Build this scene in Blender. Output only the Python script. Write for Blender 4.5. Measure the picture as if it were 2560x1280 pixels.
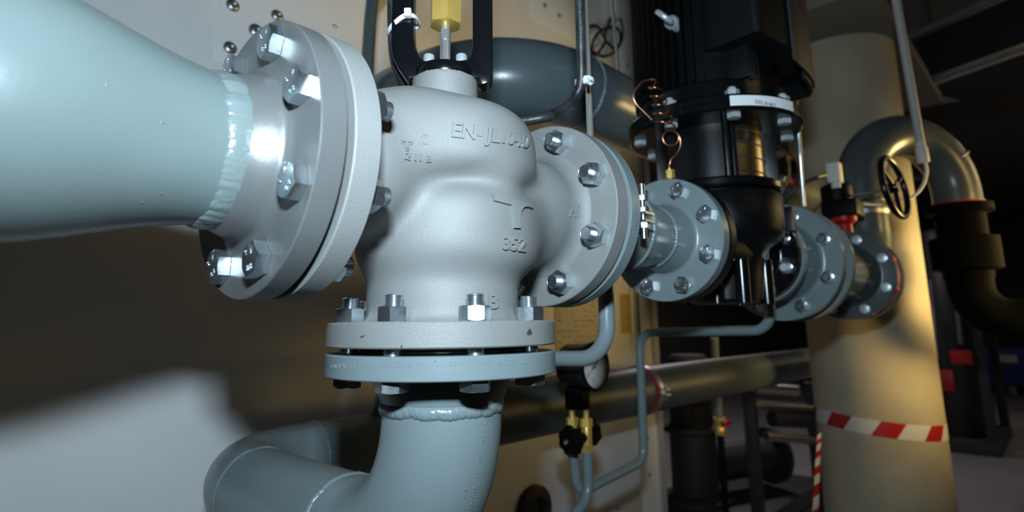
import bpy, bmesh, math, random
import numpy as np
from mathutils import Matrix, Vector

for o in list(bpy.data.objects):
    bpy.data.objects.remove(o)
random.seed(7)
np.random.seed(7)
SC = bpy.context.scene
COL = SC.collection

# ------------------------------------------------------------------ camera, light, exposure
# Everything is measured in millimetres in the frame of the valve: X along the pipe (A -> AB),
# Y towards the cabinet wall, Z up, origin where the valve axes cross, HF above the floor.
HF = 1383.0
F_PX, YAW, PITCH, ROLL = 1469.1, .8165, .1790, -.0122
CAM = np.array([-381.7, -454.0, -132.9])
CX, CY = 1280.0, 551.6
_fw = np.array([math.sin(YAW)*math.cos(PITCH), math.cos(YAW)*math.cos(PITCH), math.sin(PITCH)])
_r = np.cross(_fw, [0, 0, 1.]); _r /= np.linalg.norm(_r); _u = np.cross(_r, _fw)
_r, _u = math.cos(ROLL)*_r+math.sin(ROLL)*_u, -math.sin(ROLL)*_r+math.cos(ROLL)*_u


def W(p):
    return Vector((p[0]*.001, p[1]*.001, (p[2]+HF)*.001))


def ray(x, y):
    d = _fw*F_PX+_r*(x-CX)-_u*(y-CY)
    return d/np.linalg.norm(d)


def hit(x, y, axis, val):
    d = ray(x, y); i = 'xyz'.index(axis)
    return CAM+d*(val-CAM[i])/d[i]


def at(x, y, depth):
    return CAM+(_fw*F_PX+_r*(x-CX)-_u*(y-CY))*depth/F_PX


cam_d = bpy.data.cameras.new('camera')
cam_o = bpy.data.objects.new('camera', cam_d)
COL.objects.link(cam_o)
cam_d.sensor_fit = 'HORIZONTAL'
cam_d.sensor_width = 36
cam_d.lens = F_PX/2560*36
cam_d.shift_y = -(640-CY)/2560
cam_d.clip_start = .02
cam_d.clip_end = 100
cam_d.dof.use_dof = True
cam_d.dof.focus_distance = .56
cam_d.dof.aperture_fstop = 5.0
_m = Matrix(((_r[0], _u[0], -_fw[0], 0), (_r[1], _u[1], -_fw[1], 0), (_r[2], _u[2], -_fw[2], 0), (0, 0, 0, 1)))
cam_o.matrix_world = Matrix.Translation(W(CAM)) @ _m
SC.camera = cam_o


def area_light(name, pos, aim, size, size_y, power, color):
    l = bpy.data.lights.new(name, 'AREA'); l.shape = 'RECTANGLE'
    l.size, l.size_y, l.energy, l.color = size, size_y, power, color
    o = bpy.data.objects.new(name, l); COL.objects.link(o)
    o.location = W(pos)
    o.rotation_euler = (W(aim)-W(pos)).to_track_quat('-Z', 'Y').to_euler()
    return o


# the flash on the camera's shoe, 18 cm above the lens
_fl = CAM+_u*183-_fw*10
area_light('camera_flash', _fl, _fl+_fw*1000-_u*60, .06, .036, 10.7, (.72, .91, 1.04))
# two added warm spots for wall and column, then ceiling lamps; all out of view
_l = area_light('added_warm_spot', (3050, -1300, 60), (1140, 790, 290), .9, .5, 3.2, (1, .70, .26))
_l.data.spread = math.radians(34)
_l = area_light('added_warm_spot', (1950, -1500, 150), (2300, 145, -160), .7, .5, 2.7, (1, .70, .26))
_l.data.spread = math.radians(34)
area_light('ceiling_lamp_warm', (700, -3200, 1600), (700, 300, 0), 1.2, .3, 1.6, (1, .72, .36))
area_light('ceiling_lamp_warm', (3600, -1600, 900), (1500, 0, 0), 1.0, .4, 4.5, (1, .72, .34))
area_light('ceiling_lamp_far', (9000, -1500, 1500), (9000, -1500, -1000), 1.2, .3, 14, (1, .86, .72))
area_light('ceiling_lamp_far', (5300, -900, 1700), (5300, -900, -1000), 1.2, .3, 4, (1, .95, .95))
area_light('ceiling_lamp_far', (5200, 2100, 2000), (5200, 2100, -1000), 1.2, .3, 34, (1, .90, .92))

wd = bpy.data.worlds.new('world'); SC.world = wd
wd.use_nodes = True
wd.node_tree.nodes['Background'].inputs[0].default_value = (1, .85, .65, 1)
wd.node_tree.nodes['Background'].inputs[1].default_value = .003
SC.view_settings.view_transform = 'Standard'
SC.view_settings.look = 'None'
SC.view_settings.exposure = 0
SC.view_settings.gamma = 1
SC.view_settings.use_curve_mapping = False


# ------------------------------------------------------------------ materials
def mat(name, col, rough=.5, metal=0., bump=0., bscale=200., bdetail=3., var=0., vscale=20., coat=0.,
        spec=.5, col2=None, aniso=0., rvar=0., trans=0., emit=None, estr=0.):
    m = bpy.data.materials.new(name); m.use_nodes = True
    nt = m.node_tree; b = nt.nodes['Principled BSDF']
    b.inputs['Base Color'].default_value = (*col, 1)
    b.inputs['Roughness'].default_value = rough
    b.inputs['Metallic'].default_value = metal
    b.inputs['Coat Weight'].default_value = coat
    b.inputs['Coat Roughness'].default_value = .08
    b.inputs['Specular IOR Level'].default_value = spec
    if trans:
        b.inputs['Transmission Weight'].default_value = trans
    if emit:
        b.inputs['Emission Color'].default_value = (*emit, 1)
        b.inputs['Emission Strength'].default_value = estr
    tc = nt.nodes.new('ShaderNodeTexCoord')
    if var or col2 or rvar:
        n = nt.nodes.new('ShaderNodeTexNoise'); n.inputs['Scale'].default_value = vscale
        n.inputs['Detail'].default_value = 5
        nt.links.new(tc.outputs['Object'], n.inputs['Vector'])
        r = nt.nodes.new('ShaderNodeValToRGB')
        r.color_ramp.elements[0].position = .35; r.color_ramp.elements[1].position = .68
        c2 = col2 or tuple(min(1, c*(1+var)) for c in col)
        c1 = col if col2 else tuple(c*(1-var) for c in col)
        r.color_ramp.elements[0].color = (*c1, 1); r.color_ramp.elements[1].color = (*c2, 1)
        nt.links.new(n.outputs['Fac'], r.inputs['Fac'])
        nt.links.new(r.outputs['Color'], b.inputs['Base Color'])
        if rvar:
            mr = nt.nodes.new('ShaderNodeMapRange')
            mr.inputs['To Min'].default_value = rough-rvar; mr.inputs['To Max'].default_value = rough+rvar
            nt.links.new(n.outputs['Fac'], mr.inputs['Value']); nt.links.new(mr.outputs['Result'], b.inputs['Roughness'])
    if bump:
        n = nt.nodes.new('ShaderNodeTexNoise'); n.inputs['Scale'].default_value = bscale
        n.inputs['Detail'].default_value = bdetail
        nt.links.new(tc.outputs['Object'], n.inputs['Vector'])
        bp = nt.nodes.new('ShaderNodeBump'); bp.inputs['Strength'].default_value = bump
        bp.inputs['Distance'].default_value = .001
        nt.links.new(n.outputs['Fac'], bp.inputs['Height'])
        nt.links.new(bp.outputs['Normal'], b.inputs['Normal'])
    return m


def paint_mat(name, col, rough, speck=True):
    """pipe paint: semi-gloss with faint orange peel and a few dust nibs in the film"""
    m = mat(name, col, rough, bump=.10, bscale=260, var=.05, vscale=14)
    nt = m.node_tree; b = nt.nodes['Principled BSDF']
    tc = nt.nodes.new('ShaderNodeTexCoord')
    v = nt.nodes.new('ShaderNodeTexVoronoi'); v.inputs['Scale'].default_value = 70
    nt.links.new(tc.outputs['Object'], v.inputs['Vector'])
    # only a few of the cells carry a nib
    mr = nt.nodes.new('ShaderNodeMapRange'); mr.inputs['From Min'].default_value = .0
    mr.inputs['From Max'].default_value = .075; mr.inputs['To Min'].default_value = 1; mr.inputs['To Max'].default_value = 0
    nt.links.new(v.outputs['Distance'], mr.inputs['Value'])
    sx = nt.nodes.new('ShaderNodeSeparateColor'); nt.links.new(v.outputs['Color'], sx.inputs['Color'])
    gt = nt.nodes.new('ShaderNodeMath'); gt.operation = 'GREATER_THAN'; gt.inputs[1].default_value = .45
    nt.links.new(sx.outputs[0], gt.inputs[0])
    mu = nt.nodes.new('ShaderNodeMath'); mu.operation = 'MULTIPLY'
    nt.links.new(mr.outputs['Result'], mu.inputs[0]); nt.links.new(gt.outputs[0], mu.inputs[1])
    bp = nt.nodes.new('ShaderNodeBump'); bp.inputs['Strength'].default_value = .8; bp.inputs['Distance'].default_value = .0012
    nt.links.new(mu.outputs[0], bp.inputs['Height'])
    old = b.inputs['Normal'].links[0].from_node
    nt.links.new(old.outputs['Normal'], bp.inputs['Normal'])
    nt.links.new(bp.outputs['Normal'], b.inputs['Normal'])
    return m


M = dict(
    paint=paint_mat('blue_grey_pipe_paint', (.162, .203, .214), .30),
    paint_near_dark=paint_mat('flash_darkened_pipe_paint', (.117, .149, .148), .30),  # same pipe paint, darkened to balance the near flash
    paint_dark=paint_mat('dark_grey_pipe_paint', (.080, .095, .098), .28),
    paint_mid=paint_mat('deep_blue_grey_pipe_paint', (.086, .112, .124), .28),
    paint_shaded=mat('shaded_return_pipe_paint', (.050, .062, .066), .42, bump=.08, bscale=260, var=.05, vscale=14),  # shade on the return pipe put into its colour
    weld=mat('painted_weld', (.160, .20, .21), .25, bump=.5, bscale=240, bdetail=4),
    weld_near_dark=mat('flash_darkened_weld', (.135, .168, .168), .22, bump=.5, bscale=260, bdetail=4),  # weld darkened along with its pipe against the near flash
    cast=mat('silver_grey_cast_paint', (.206, .211, .207), .58, bump=.42, bscale=850, bdetail=3, var=.05, vscale=18, metal=.16, spec=.35),
    flange_silver=mat('silver_grey_flange_paint', (.185, .192, .192), .32, bump=.12, bscale=180, var=.10, vscale=12, metal=.5),
    zinc=mat('zinc_plated_steel', (.61, .67, .72), .24, .97, bump=.04, bscale=500, var=.12, vscale=90, rvar=.08),
    zinc_dull=mat('dull_zinc_steel', (.50, .52, .53), .38, 1., var=.15, vscale=80),
    steel=mat('bright_steel', (.66, .67, .67), .22, .82),
    brass=mat('yellow_brass', (.74, .50, .13), .38, .62, var=.08, vscale=40),
    copper=mat('copper_tube', (.62, .27, .16), .25, 1.),
    black=mat('black_gloss_paint', (.0035, .004, .005), .20, bump=.05, bscale=200, spec=.4),
    blackcast=mat('black_cast_paint', (.0035, .004, .005), .28, bump=.3, bscale=900, bdetail=3, spec=.32),
    blackmatte=mat('black_matte_plastic', (.0018, .002, .0023), .5, spec=.12),
    zinc_soft=mat('soft_zinc_plating', (.56, .62, .66), .34, .5),
    deepblack=mat('dull_black_lagging', (.0016, .0017, .0018), .8, spec=.04),
    rubber=mat('black_rubber', (.010, .010, .010), .6),
    cable=mat('black_cable_sheath', (.022, .023, .026), .42, bump=.6, bscale=120, var=.5, vscale=60),
    gasket=mat('dark_gasket', (.02, .02, .022), .8),
    white_nylon=mat('white_nylon', (.72, .76, .80), .38),
    wall=mat('white_cabinet_coating', (.85, .85, .85), .50, bump=.04, bscale=60, var=.025, vscale=5),
    plate=mat('white_cover_plate', (.84, .84, .84), .42),
    alu=mat('aluminium_profile', (.60, .62, .64), .42, .5),
    rail=mat('cream_painted_rail', (.62, .58, .50), .5),
    paper=mat('printed_paper', (.58, .54, .44), .7),
    ink=mat('grey_print', (.20, .19, .16), .7),
    yellow=mat('yellow_label_vinyl', (.62, .43, .02), .5),
    yellow_ink=mat('brown_print', (.30, .22, .03), .6),
    red=mat('red_paint', (.42, .012, .010), .35),
    redrub=mat('red_rubber_lining', (.30, .010, .018), .5),
    white=mat('white_film', (.66, .64, .60), .5),
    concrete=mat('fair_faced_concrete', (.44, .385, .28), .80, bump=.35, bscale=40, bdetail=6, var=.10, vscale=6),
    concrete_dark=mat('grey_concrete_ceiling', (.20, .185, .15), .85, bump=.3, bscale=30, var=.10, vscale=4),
    floor=mat('grey_coated_floor', (.20, .195, .205), .55, var=.10, vscale=1.2),
    galv=mat('galvanised_sheet', (.60, .63, .65), .36, .55, bump=.25, bscale=12, var=.18, vscale=9),
    darkmachine=mat('dark_grey_machine', (.028, .031, .034), .5),
    blue=mat('blue_plastic', (.012, .035, .26), .5),
    dial=mat('white_dial', (.66, .68, .68), .45),
    dialink=mat('black_dial_print', (.01, .01, .01), .6),
    redink=mat('red_pointer', (.45, .04, .03), .5),
    glass=mat('gauge_glass', (1, 1, 1), .02, trans=1.),
    plaster=mat('grey_hall_wall', (.13, .12, .10), .8),
    lampwhite=mat('lit_lamp_tube', (.9, .9, .9), .5, emit=(1, .97, .95), estr=2.2),
    goldfoil=mat('perforated_guard_sheet', (.55, .47, .30), .30, 1., bump=.15, bscale=80),
    hose=mat('grey_plastic_conduit', (.42, .42, .41), .45),
    tapewhite=mat('white_label_tape', (.78, .82, .85), .40),
    drive=mat('black_drive_housing', (.003, .0036, .0045), .5, bump=.3, bscale=320, spec=.18),
    drivecover=mat('grey_drive_cover', (.022, .022, .024), .45, bump=.3, bscale=320, spec=.3),
    wood=mat('pallet_wood', (.20, .14, .08), .8),
    aluwin=mat('pale_insulation_foil', (.5, .5, .5), .3, .8),
)

_g = M['glass'].node_tree.nodes['Principled BSDF']
_g.inputs['Transmission Weight'].default_value = 0
_g.inputs['Alpha'].default_value = .10

# ------------------------------------------------------------------ mesh helpers
WM = {}


def V3(*a):
    return np.array(a, float)


def frame(axis, up=None):
    w = np.asarray(axis, float); w = w/np.linalg.norm(w)
    ref = np.asarray(up, float) if up is not None else (V3(0, 0, 1) if abs(w[2]) < .9 else V3(1, 0, 0))
    u = np.cross(ref, w); u /= np.linalg.norm(u)
    v = np.cross(w, u)
    return u, v, w


def thing(name, label, cat, base, group=None):
    o = bpy.data.objects.new(name, None); COL.objects.link(o)
    o.empty_display_size = .02
    mw = Matrix.Translation(W(base)); o.matrix_world = mw; WM[o] = mw
    o['label'] = label; o['category'] = cat
    if group: o['group'] = group
    return o


def tag(o, label, cat, group=None):
    o['label'] = label; o['category'] = cat
    if group: o['group'] = group
    return o


def struct(o):
    o['kind'] = 'structure'
    return o


def link(name, me, mw, parent=None):
    o = bpy.data.objects.new(name, me); COL.objects.link(o)
    WM[o] = mw
    if parent is not None:
        o.parent = parent
        o.matrix_basis = WM[parent].inverted() @ mw
    else:
        o.matrix_world = mw
    return o


class MB:
    def __init__(s):
        s.v = []; s.f = []; s.n = 0

    def add(s, verts, faces):
        verts = np.asarray(verts, float)
        s.v.append(verts); n = s.n
        s.f += [tuple(int(i)+n for i in f) for f in faces]
        s.n += len(verts)
        return s

    def revolve(s, prof, o, axis, seg=48, a0=0, a1=2*math.pi, up=None, fn=None):
        """prof: list of (r, h); fn(angle, r, h) -> (r, h) optional deformation"""
        u, v, w = frame(axis, up); o = np.asarray(o, float)
        full = abs(a1-a0-2*math.pi) < 1e-6
        na = seg if full else seg+1
        vs = []
        for i in range(na):
            a = a0+(a1-a0)*i/seg
            for (r, h) in prof:
                if fn: r, h = fn(a, r, h)
                vs.append(o+u*(r*math.cos(a))+v*(r*math.sin(a))+w*h)
        k = len(prof); fs = []
        for i in range(seg):
            j = (i+1) % na
            for q in range(k-1):
                fs.append((i*k+q, j*k+q, j*k+q+1, i*k+q+1))
        if full:
            if prof[0][0] > 1e-6: fs.append([i*k for i in range(na)][::-1])
            if prof[-1][0] > 1e-6: fs.append([i*k+k-1 for i in range(na)])
        return s.add(vs, fs)

    def ring(s, prof, o, axis, seg=48, fn=None):
        """closed profile (no caps)"""
        u, v, w = frame(axis); o = np.asarray(o, float); vs = []; k = len(prof)
        for i in range(seg):
            a = 2*math.pi*i/seg
            for (r, h) in prof:
                if fn: r, h = fn(a, r, h)
                vs.append(o+u*(r*math.cos(a))+v*(r*math.sin(a))+w*h)
        fs = []
        for i in range(seg):
            j = (i+1) % seg
            for q in range(k):
                fs.append((i*k+q, j*k+q, j*k+(q+1) % k, i*k+(q+1) % k))
        return s.add(vs, fs)

    def tube(s, pts, r, seg=20, caps=True, up=None, prof=None):
        """sweep; r scalar or list; prof: unit cross-section points [(a,b)] scaled by r if given"""
        pts = [np.asarray(p, float) for p in pts]; n = len(pts)
        rs = r if isinstance(r, (list, tuple, np.ndarray)) else [r]*n
        if prof is None: prof = [(math.cos(2*math.pi*i/seg), math.sin(2*math.pi*i/seg)) for i in range(seg)]
        k = len(prof); vs = []; u = None
        for i in range(n):
            t = pts[min(i+1, n-1)]-pts[max(i-1, 0)]; t /= np.linalg.norm(t)
            if u is None: u, v, _ = frame(t, up)
            else:
                u = u-t*(u@t); u /= np.linalg.norm(u)
            v = np.cross(t, u)
            for a, b in prof: vs.append(pts[i]+u*(a*rs[i])+v*(b*rs[i]))
        fs = []
        for i in range(n-1):
            for q in range(k):
                q2 = (q+1) % k
                fs.append((i*k+q, i*k+q2, (i+1)*k+q2, (i+1)*k+q))
        if caps:
            fs.append(list(range(k))[::-1]); fs.append([(n-1)*k+q for q in range(k)])
        return s.add(vs, fs)

    def box(s, c, size, R=None):
        c = np.asarray(c, float); sx, sy, sz = [q/2 for q in size]
        R = np.eye(3) if R is None else R
        vs = [c+R@V3(a*sx, b*sy, d*sz) for a in (-1, 1) for b in (-1, 1) for d in (-1, 1)]
        return s.add(vs, [(0, 1, 3, 2), (4, 6, 7, 5), (0, 4, 5, 1), (2, 3, 7, 6), (0, 2, 6, 4), (1, 5, 7, 3)])

    def prism(s, poly, o, u, v, w, h0, h1):
        """polygon (a,b) in u,v extruded along w"""
        o = np.asarray(o, float); k = len(poly)
        vs = [o+u*a+v*b+w*h0 for a, b in poly]+[o+u*a+v*b+w*h1 for a, b in poly]
        fs = [list(range(k))[::-1], [k+i for i in range(k)]]
        fs += [(i, (i+1) % k, k+(i+1) % k, k+i) for i in range(k)]
        return s.add(vs, fs)

    def build(s, name, m, parent=None, smooth=35, bevel=0, fixn=True):
        V = np.concatenate(s.v)
        lo, hi = V.min(0), V.max(0); c = (lo+hi)/2
        me = bpy.data.meshes.new(name)
        me.from_pydata([tuple((p-c)*.001) for p in V], [], [tuple(f) for f in s.f])
        finish(me, m, smooth, fixn, bevel)
        return link(name, me, Matrix.Translation(W(c)), parent)

    def local(s, name, m, smooth=35, bevel=0, fixn=True):
        me = bpy.data.meshes.new(name)
        V = np.concatenate(s.v)
        me.from_pydata([tuple(p*.001) for p in V], [], [tuple(f) for f in s.f])
        finish(me, m, smooth, fixn, bevel)
        return me


def finish(me, m, smooth=35, fixn=True, bevel=0):
    if fixn or bevel:
        bm = bmesh.new(); bm.from_mesh(me)
        bmesh.ops.remove_doubles(bm, verts=bm.verts, dist=1e-6)
        if bevel:
            ed = [e for e in bm.edges if len(e.link_faces) == 2 and e.calc_face_angle(0) > math.radians(30)]
            bmesh.ops.bevel(bm, geom=ed, offset=bevel*.001, segments=2, affect='EDGES', profile=.6, clamp_overlap=True)
        bmesh.ops.recalc_face_normals(bm, faces=bm.faces)
        bm.to_mesh(me); bm.free()
    me.materials.append(M[m] if isinstance(m, str) else m)
    if smooth:
        me.shade_smooth()
        me.set_sharp_from_angle(angle=math.radians(smooth))
    me.update()


def place(o, axis, spin=0, up=None):
    """matrix with local z along axis, origin o (mm)"""
    u, v, w = frame(axis, up)
    u, v = u*math.cos(spin)+v*math.sin(spin), -u*math.sin(spin)+v*math.cos(spin)
    p = W(o)
    return Matrix(((u[0], v[0], w[0], p[0]), (u[1], v[1], w[1], p[1]), (u[2], v[2], w[2], p[2]), (0, 0, 0, 1)))


def arc(c, e1, e2, r, a0, a1, n):
    c = np.asarray(c, float)
    return [c+r*(e1*math.cos(a0+(a1-a0)*i/n)+e2*math.sin(a0+(a1-a0)*i/n)) for i in range(n+1)]


def bend_path(pts, r, n=10):
    """polyline with rounded corners; r: scalar or list per inner corner"""
    pts = [np.asarray(p, float) for p in pts]; out = [pts[0]]
    for i in range(1, len(pts)-1):
        rr = r[i-1] if isinstance(r, (list, tuple)) else r
        a = pts[i-1]-pts[i]; b = pts[i+1]-pts[i]
        la, lb = np.linalg.norm(a), np.linalg.norm(b); a, b = a/la, b/lb
        ang = math.acos(max(-1, min(1, a@b))); t = rr/math.tan(ang/2)
        t = min(t, la*.95, lb*.95)
        re = t*math.tan(ang/2)
        bis = (a+b)/np.linalg.norm(a+b); c = pts[i]+bis*(re/math.sin(ang/2))
        p0, p1 = pts[i]+a*t, pts[i]+b*t
        e1 = (p0-c)/re; e3 = np.cross(e1, (p1-c)/re); e3 /= np.linalg.norm(e3); e2 = np.cross(e3, e1)
        tot = math.pi-ang
        out += arc(c, e1, e2, re, 0, tot, n)
    out.append(pts[-1])
    res = [out[0]]
    for p in out[1:]:
        if np.linalg.norm(p-res[-1]) > .01: res.append(p)
    return res


def smooth_path(pts, n=8):
    """Catmull-Rom through points"""
    P = [np.asarray(p, float) for p in pts]; P = [2*P[0]-P[1]]+P+[2*P[-1]-P[-2]]
    out = []
    for i in range(1, len(P)-2):
        for k in range(n):
            t = k/n
            out.append(.5*((2*P[i])+(P[i+1]-P[i-1])*t+(2*P[i-1]-5*P[i]+4*P[i+1]-P[i+2])*t*t+(3*P[i]-P[i-1]-3*P[i+1]+P[i+2])*t**3))
    out.append(P[-2])
    return out


def text_mesh(txt, size=1., align='LEFT', space=1., bold=0.):
    cu = bpy.data.curves.new('lettering', 'FONT'); cu.body = txt; cu.size = size; cu.align_x = align
    cu.space_character = space; cu.resolution_u = 3; cu.offset = bold; cu.fill_mode = 'FRONT'
    o = bpy.data.objects.new('lettering_tmp', cu); COL.objects.link(o)
    dg = bpy.context.evaluated_depsgraph_get()
    me = bpy.data.meshes.new_from_object(o.evaluated_get(dg))
    bpy.data.objects.remove(o); bpy.data.curves.remove(cu)
    return me


def flat_bm(polys=None, me=None, tf=None, maxlen=8.):
    """flat bmesh in pixel space"""
    bm = bmesh.new()
    if me is not None:
        bm.from_mesh(me)
    for poly in polys or []:
        bm.faces.new([bm.verts.new((x, y, 0)) for x, y in poly])
    if tf:
        for v in bm.verts:
            a, b = tf(v.co.x, v.co.y); v.co = (a, b, 0)
    bmesh.ops.remove_doubles(bm, verts=bm.verts, dist=.05)
    bmesh.ops.triangulate(bm, faces=bm.faces)
    for _ in range(4):
        ed = [e for e in bm.edges if e.calc_length() > maxlen]
        if not ed: break
        bmesh.ops.subdivide_edges(bm, edges=ed, cuts=1)
        bmesh.ops.triangulate(bm, faces=bm.faces)
    return bm


def emboss(name, bm, sdf, h, m, parent, h0=-.6, step=.6):
    """project a flat pixel-space mesh on the surface sdf=0 along the view rays, thick by h"""
    bm.verts.ensure_lookup_table()
    px = np.array([(v.co.x, v.co.y) for v in bm.verts])
    D = np.array([ray(x, y) for x, y in px]); t = np.full(len(D), 150.)
    for _ in range(90):
        t = t+sdf(CAM+D*t[:, None])*step
    P = CAM+D*t[:, None]
    N = grad(sdf, P)
    ok = np.abs(sdf(P)) < 3
    top = P+N*h; bot = P+N*h0
    n = len(P); vs = np.concatenate([top, bot]); fs = []
    for f in bm.faces:
        ids = [v.index for v in f.verts]
        if all(ok[i] for i in ids): fs.append(ids)
    for e in bm.edges:
        if len(e.link_faces) == 1:
            a, b = e.verts[0].index, e.verts[1].index
            if ok[a] and ok[b]: fs.append((a, b, n+b, n+a))
    bm.free()
    mb = MB(); mb.add(vs, fs)
    return mb.build(name, m, parent, smooth=50)


# ------------------------------------------------------------------ implicit surfaces
def grad(f, P, e=.2):
    g = np.stack([f(P+V3(e, 0, 0))-f(P-V3(e, 0, 0)), f(P+V3(0, e, 0))-f(P-V3(0, e, 0)), f(P+V3(0, 0, e))-f(P-V3(0, 0, e))], -1)
    return g/np.maximum(np.linalg.norm(g, axis=-1, keepdims=True), 1e-9)


def smin(a, b, k):
    h = np.maximum(k-np.abs(a-b), 0)/k
    return np.minimum(a, b)-h*h*k*.25


def sd_seg(P, a, b, ra, rb):
    a, b = np.asarray(a, float), np.asarray(b, float); d = b-a
    t = np.clip(((P-a)@d)/(d@d), 0, 1)
    return np.linalg.norm(P-a-t[..., None]*d, axis=-1)-(ra+(rb-ra)*t)


def sd_cyl(P, a, b, r, rnd=0.):
    a, b = np.asarray(a, float), np.asarray(b, float); d = b-a; L = np.linalg.norm(d); d = d/L
    q = P-(a+b)/2; h = q@d; rad = np.sqrt(np.maximum((q*q).sum(-1)-h*h, 0))
    dx, dy = rad-r+rnd, np.abs(h)-L/2+rnd
    return np.minimum(np.maximum(dx, dy), 0)+np.sqrt(np.maximum(dx, 0)**2+np.maximum(dy, 0)**2)-rnd


def sd_lp(P, c, a, hu, hd, p, sc):
    q = P-np.asarray(c, float); r = np.hypot(q[..., 0], q[..., 1])/a
    z = np.where(q[..., 2] > 0, q[..., 2]/hu, -q[..., 2]/hd)
    return ((r**p+z**p+1e-9)**(1/p)-1)*sc


def surface_nets(f, lo, hi, h):
    lo, hi = np.asarray(lo, float), np.asarray(hi, float)
    n = np.ceil((hi-lo)/h).astype(int)+1
    ax = [lo[i]+h*np.arange(n[i]) for i in range(3)]
    F = np.empty(n)
    for i in range(n[0]):
        Y, Z = np.meshgrid(ax[1], ax[2], indexing='ij')
        F[i] = f(np.stack([np.full_like(Y, ax[0][i]), Y, Z], -1))
    S = F < 0
    nx, ny, nz = n-1
    cnt = np.zeros((nx, ny, nz), int); acc = np.zeros((nx, ny, nz, 3))
    for d in range(3):
        e = [0, 0, 0]; e[d] = 1
        o1, o2 = [q for q in range(3) if q != d]
        for s1 in (0, 1):
            for s2 in (0, 1):
                st = [0, 0, 0]; st[o1] = s1; st[o2] = s2
                A = F[st[0]:st[0]+nx, st[1]:st[1]+ny, st[2]:st[2]+nz]
                B = F[st[0]+e[0]:st[0]+e[0]+nx, st[1]+e[1]:st[1]+e[1]+ny, st[2]+e[2]:st[2]+e[2]+nz]
                cr = (A < 0) != (B < 0)
                t = np.where(cr, A/(A-B+1e-20), 0)
                cnt += cr
                for q in range(3):
                    acc[..., q] += np.where(cr, st[q]+(t if q == d else 0), 0)
    act = cnt > 0
    idx = -np.ones((nx, ny, nz), int); ii = np.argwhere(act); idx[act] = np.arange(len(ii))
    P = lo+h*(ii+acc[act]/cnt[act][:, None])
    Q = []
    for d in range(3):
        o1, o2 = [(1, 2), (2, 0), (0, 1)][d]
        e = [0, 0, 0]; e[d] = 1
        A = S[:n[0]-e[0], :n[1]-e[1], :n[2]-e[2]]; B = S[e[0]:, e[1]:, e[2]:]
        for flip, cr in ((0, A & ~B), (1, ~A & B)):
            c = np.argwhere(cr)
            c = c[(c[:, o1] > 0) & (c[:, o2] > 0) & (c[:, o1] < n[o1]-1) & (c[:, o2] < n[o2]-1)]
            q = []
            for s1, s2 in ((-1, -1), (0, -1), (0, 0), (-1, 0)):
                k = c.copy(); k[:, o1] += s1; k[:, o2] += s2
                q.append(idx[k[:, 0], k[:, 1], k[:, 2]])
            q = np.stack(q, 1)
            Q.append(q[:, ::-1] if flip else q)
    Q = np.concatenate(Q); Q = Q[(Q >= 0).all(1)]
    for _ in range(4):
        g = np.stack([f(P+V3(.2, 0, 0))-f(P-V3(.2, 0, 0)), f(P+V3(0, .2, 0))-f(P-V3(0, .2, 0)), f(P+V3(0, 0, .2))-f(P-V3(0, 0, .2))], -1)/.4
        P = P-g*np.clip(f(P)/np.maximum((g*g).sum(-1), .05), -2, 2)[:, None]*.8
    return P, Q


# ------------------------------------------------------------------ bolts, shared meshes
def hexpts(af, rot=0):
    r = af/2/math.cos(math.pi/6)
    return [(r*math.cos(rot+math.pi/3*i), r*math.sin(rot+math.pi/3*i)) for i in range(6)]


def hex_solid(mb, af, h0, h1, cham_top=True, cham_bot=False):
    """hexagon with the round 30 degree chamfer cut at its corners"""
    seg = 36; ro = af/2/math.cos(math.pi/6); ri = af/2
    vs = []; rows = []
    def row(h, mode):
        r = []
        for i in range(seg):
            a = 2*math.pi*i/seg; s = (a+math.pi/6) % (math.pi/3)-math.pi/6
            rh = ri/math.cos(((a) % (math.pi/3))-math.pi/6)
            r.append((a, rh))
        out = []
        for a, rh in r:
            if mode == 'full': rr, hh = rh, h
            elif mode == 'top': rr, hh = rh, h-(rh-ri)*.55
            elif mode == 'bot': rr, hh = rh, h+(rh-ri)*.55
            else: rr, hh = ri*.97, h
            out.append((rr*math.cos(a), rr*math.sin(a), hh))
        return out
    rws = []
    if cham_bot: rws += [row(h0, 'circ'), row(h0, 'bot')]
    else: rws += [row(h0, 'full')]
    if cham_top: rws += [row(h1, 'top'), row(h1, 'circ')]
    else: rws += [row(h1, 'full')]
    for r in rws: vs += r
    fs = [list(range(seg))[::-1], [(len(rws)-1)*seg+i for i in range(seg)]]
    for k in range(len(rws)-1):
        for i in range(seg):
            j = (i+1) % seg
            fs.append((k*seg+i, k*seg+j, (k+1)*seg+j, (k+1)*seg+i))
    mb.add(vs, fs)


def thread_prof(r, h0, h1, pitch=2., depth=1.0):
    p = [(r-depth, h0)]; h = h0
    while h+pitch < h1-1.2:
        p += [(r-depth, h+.1*pitch), (r, h+.45*pitch), (r, h+.6*pitch), (r-depth, h+.95*pitch)]; h += pitch
    p += [(r, h+.3*pitch), (r, h1-1.2), (r-1.4, h1)]
    return p


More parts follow.
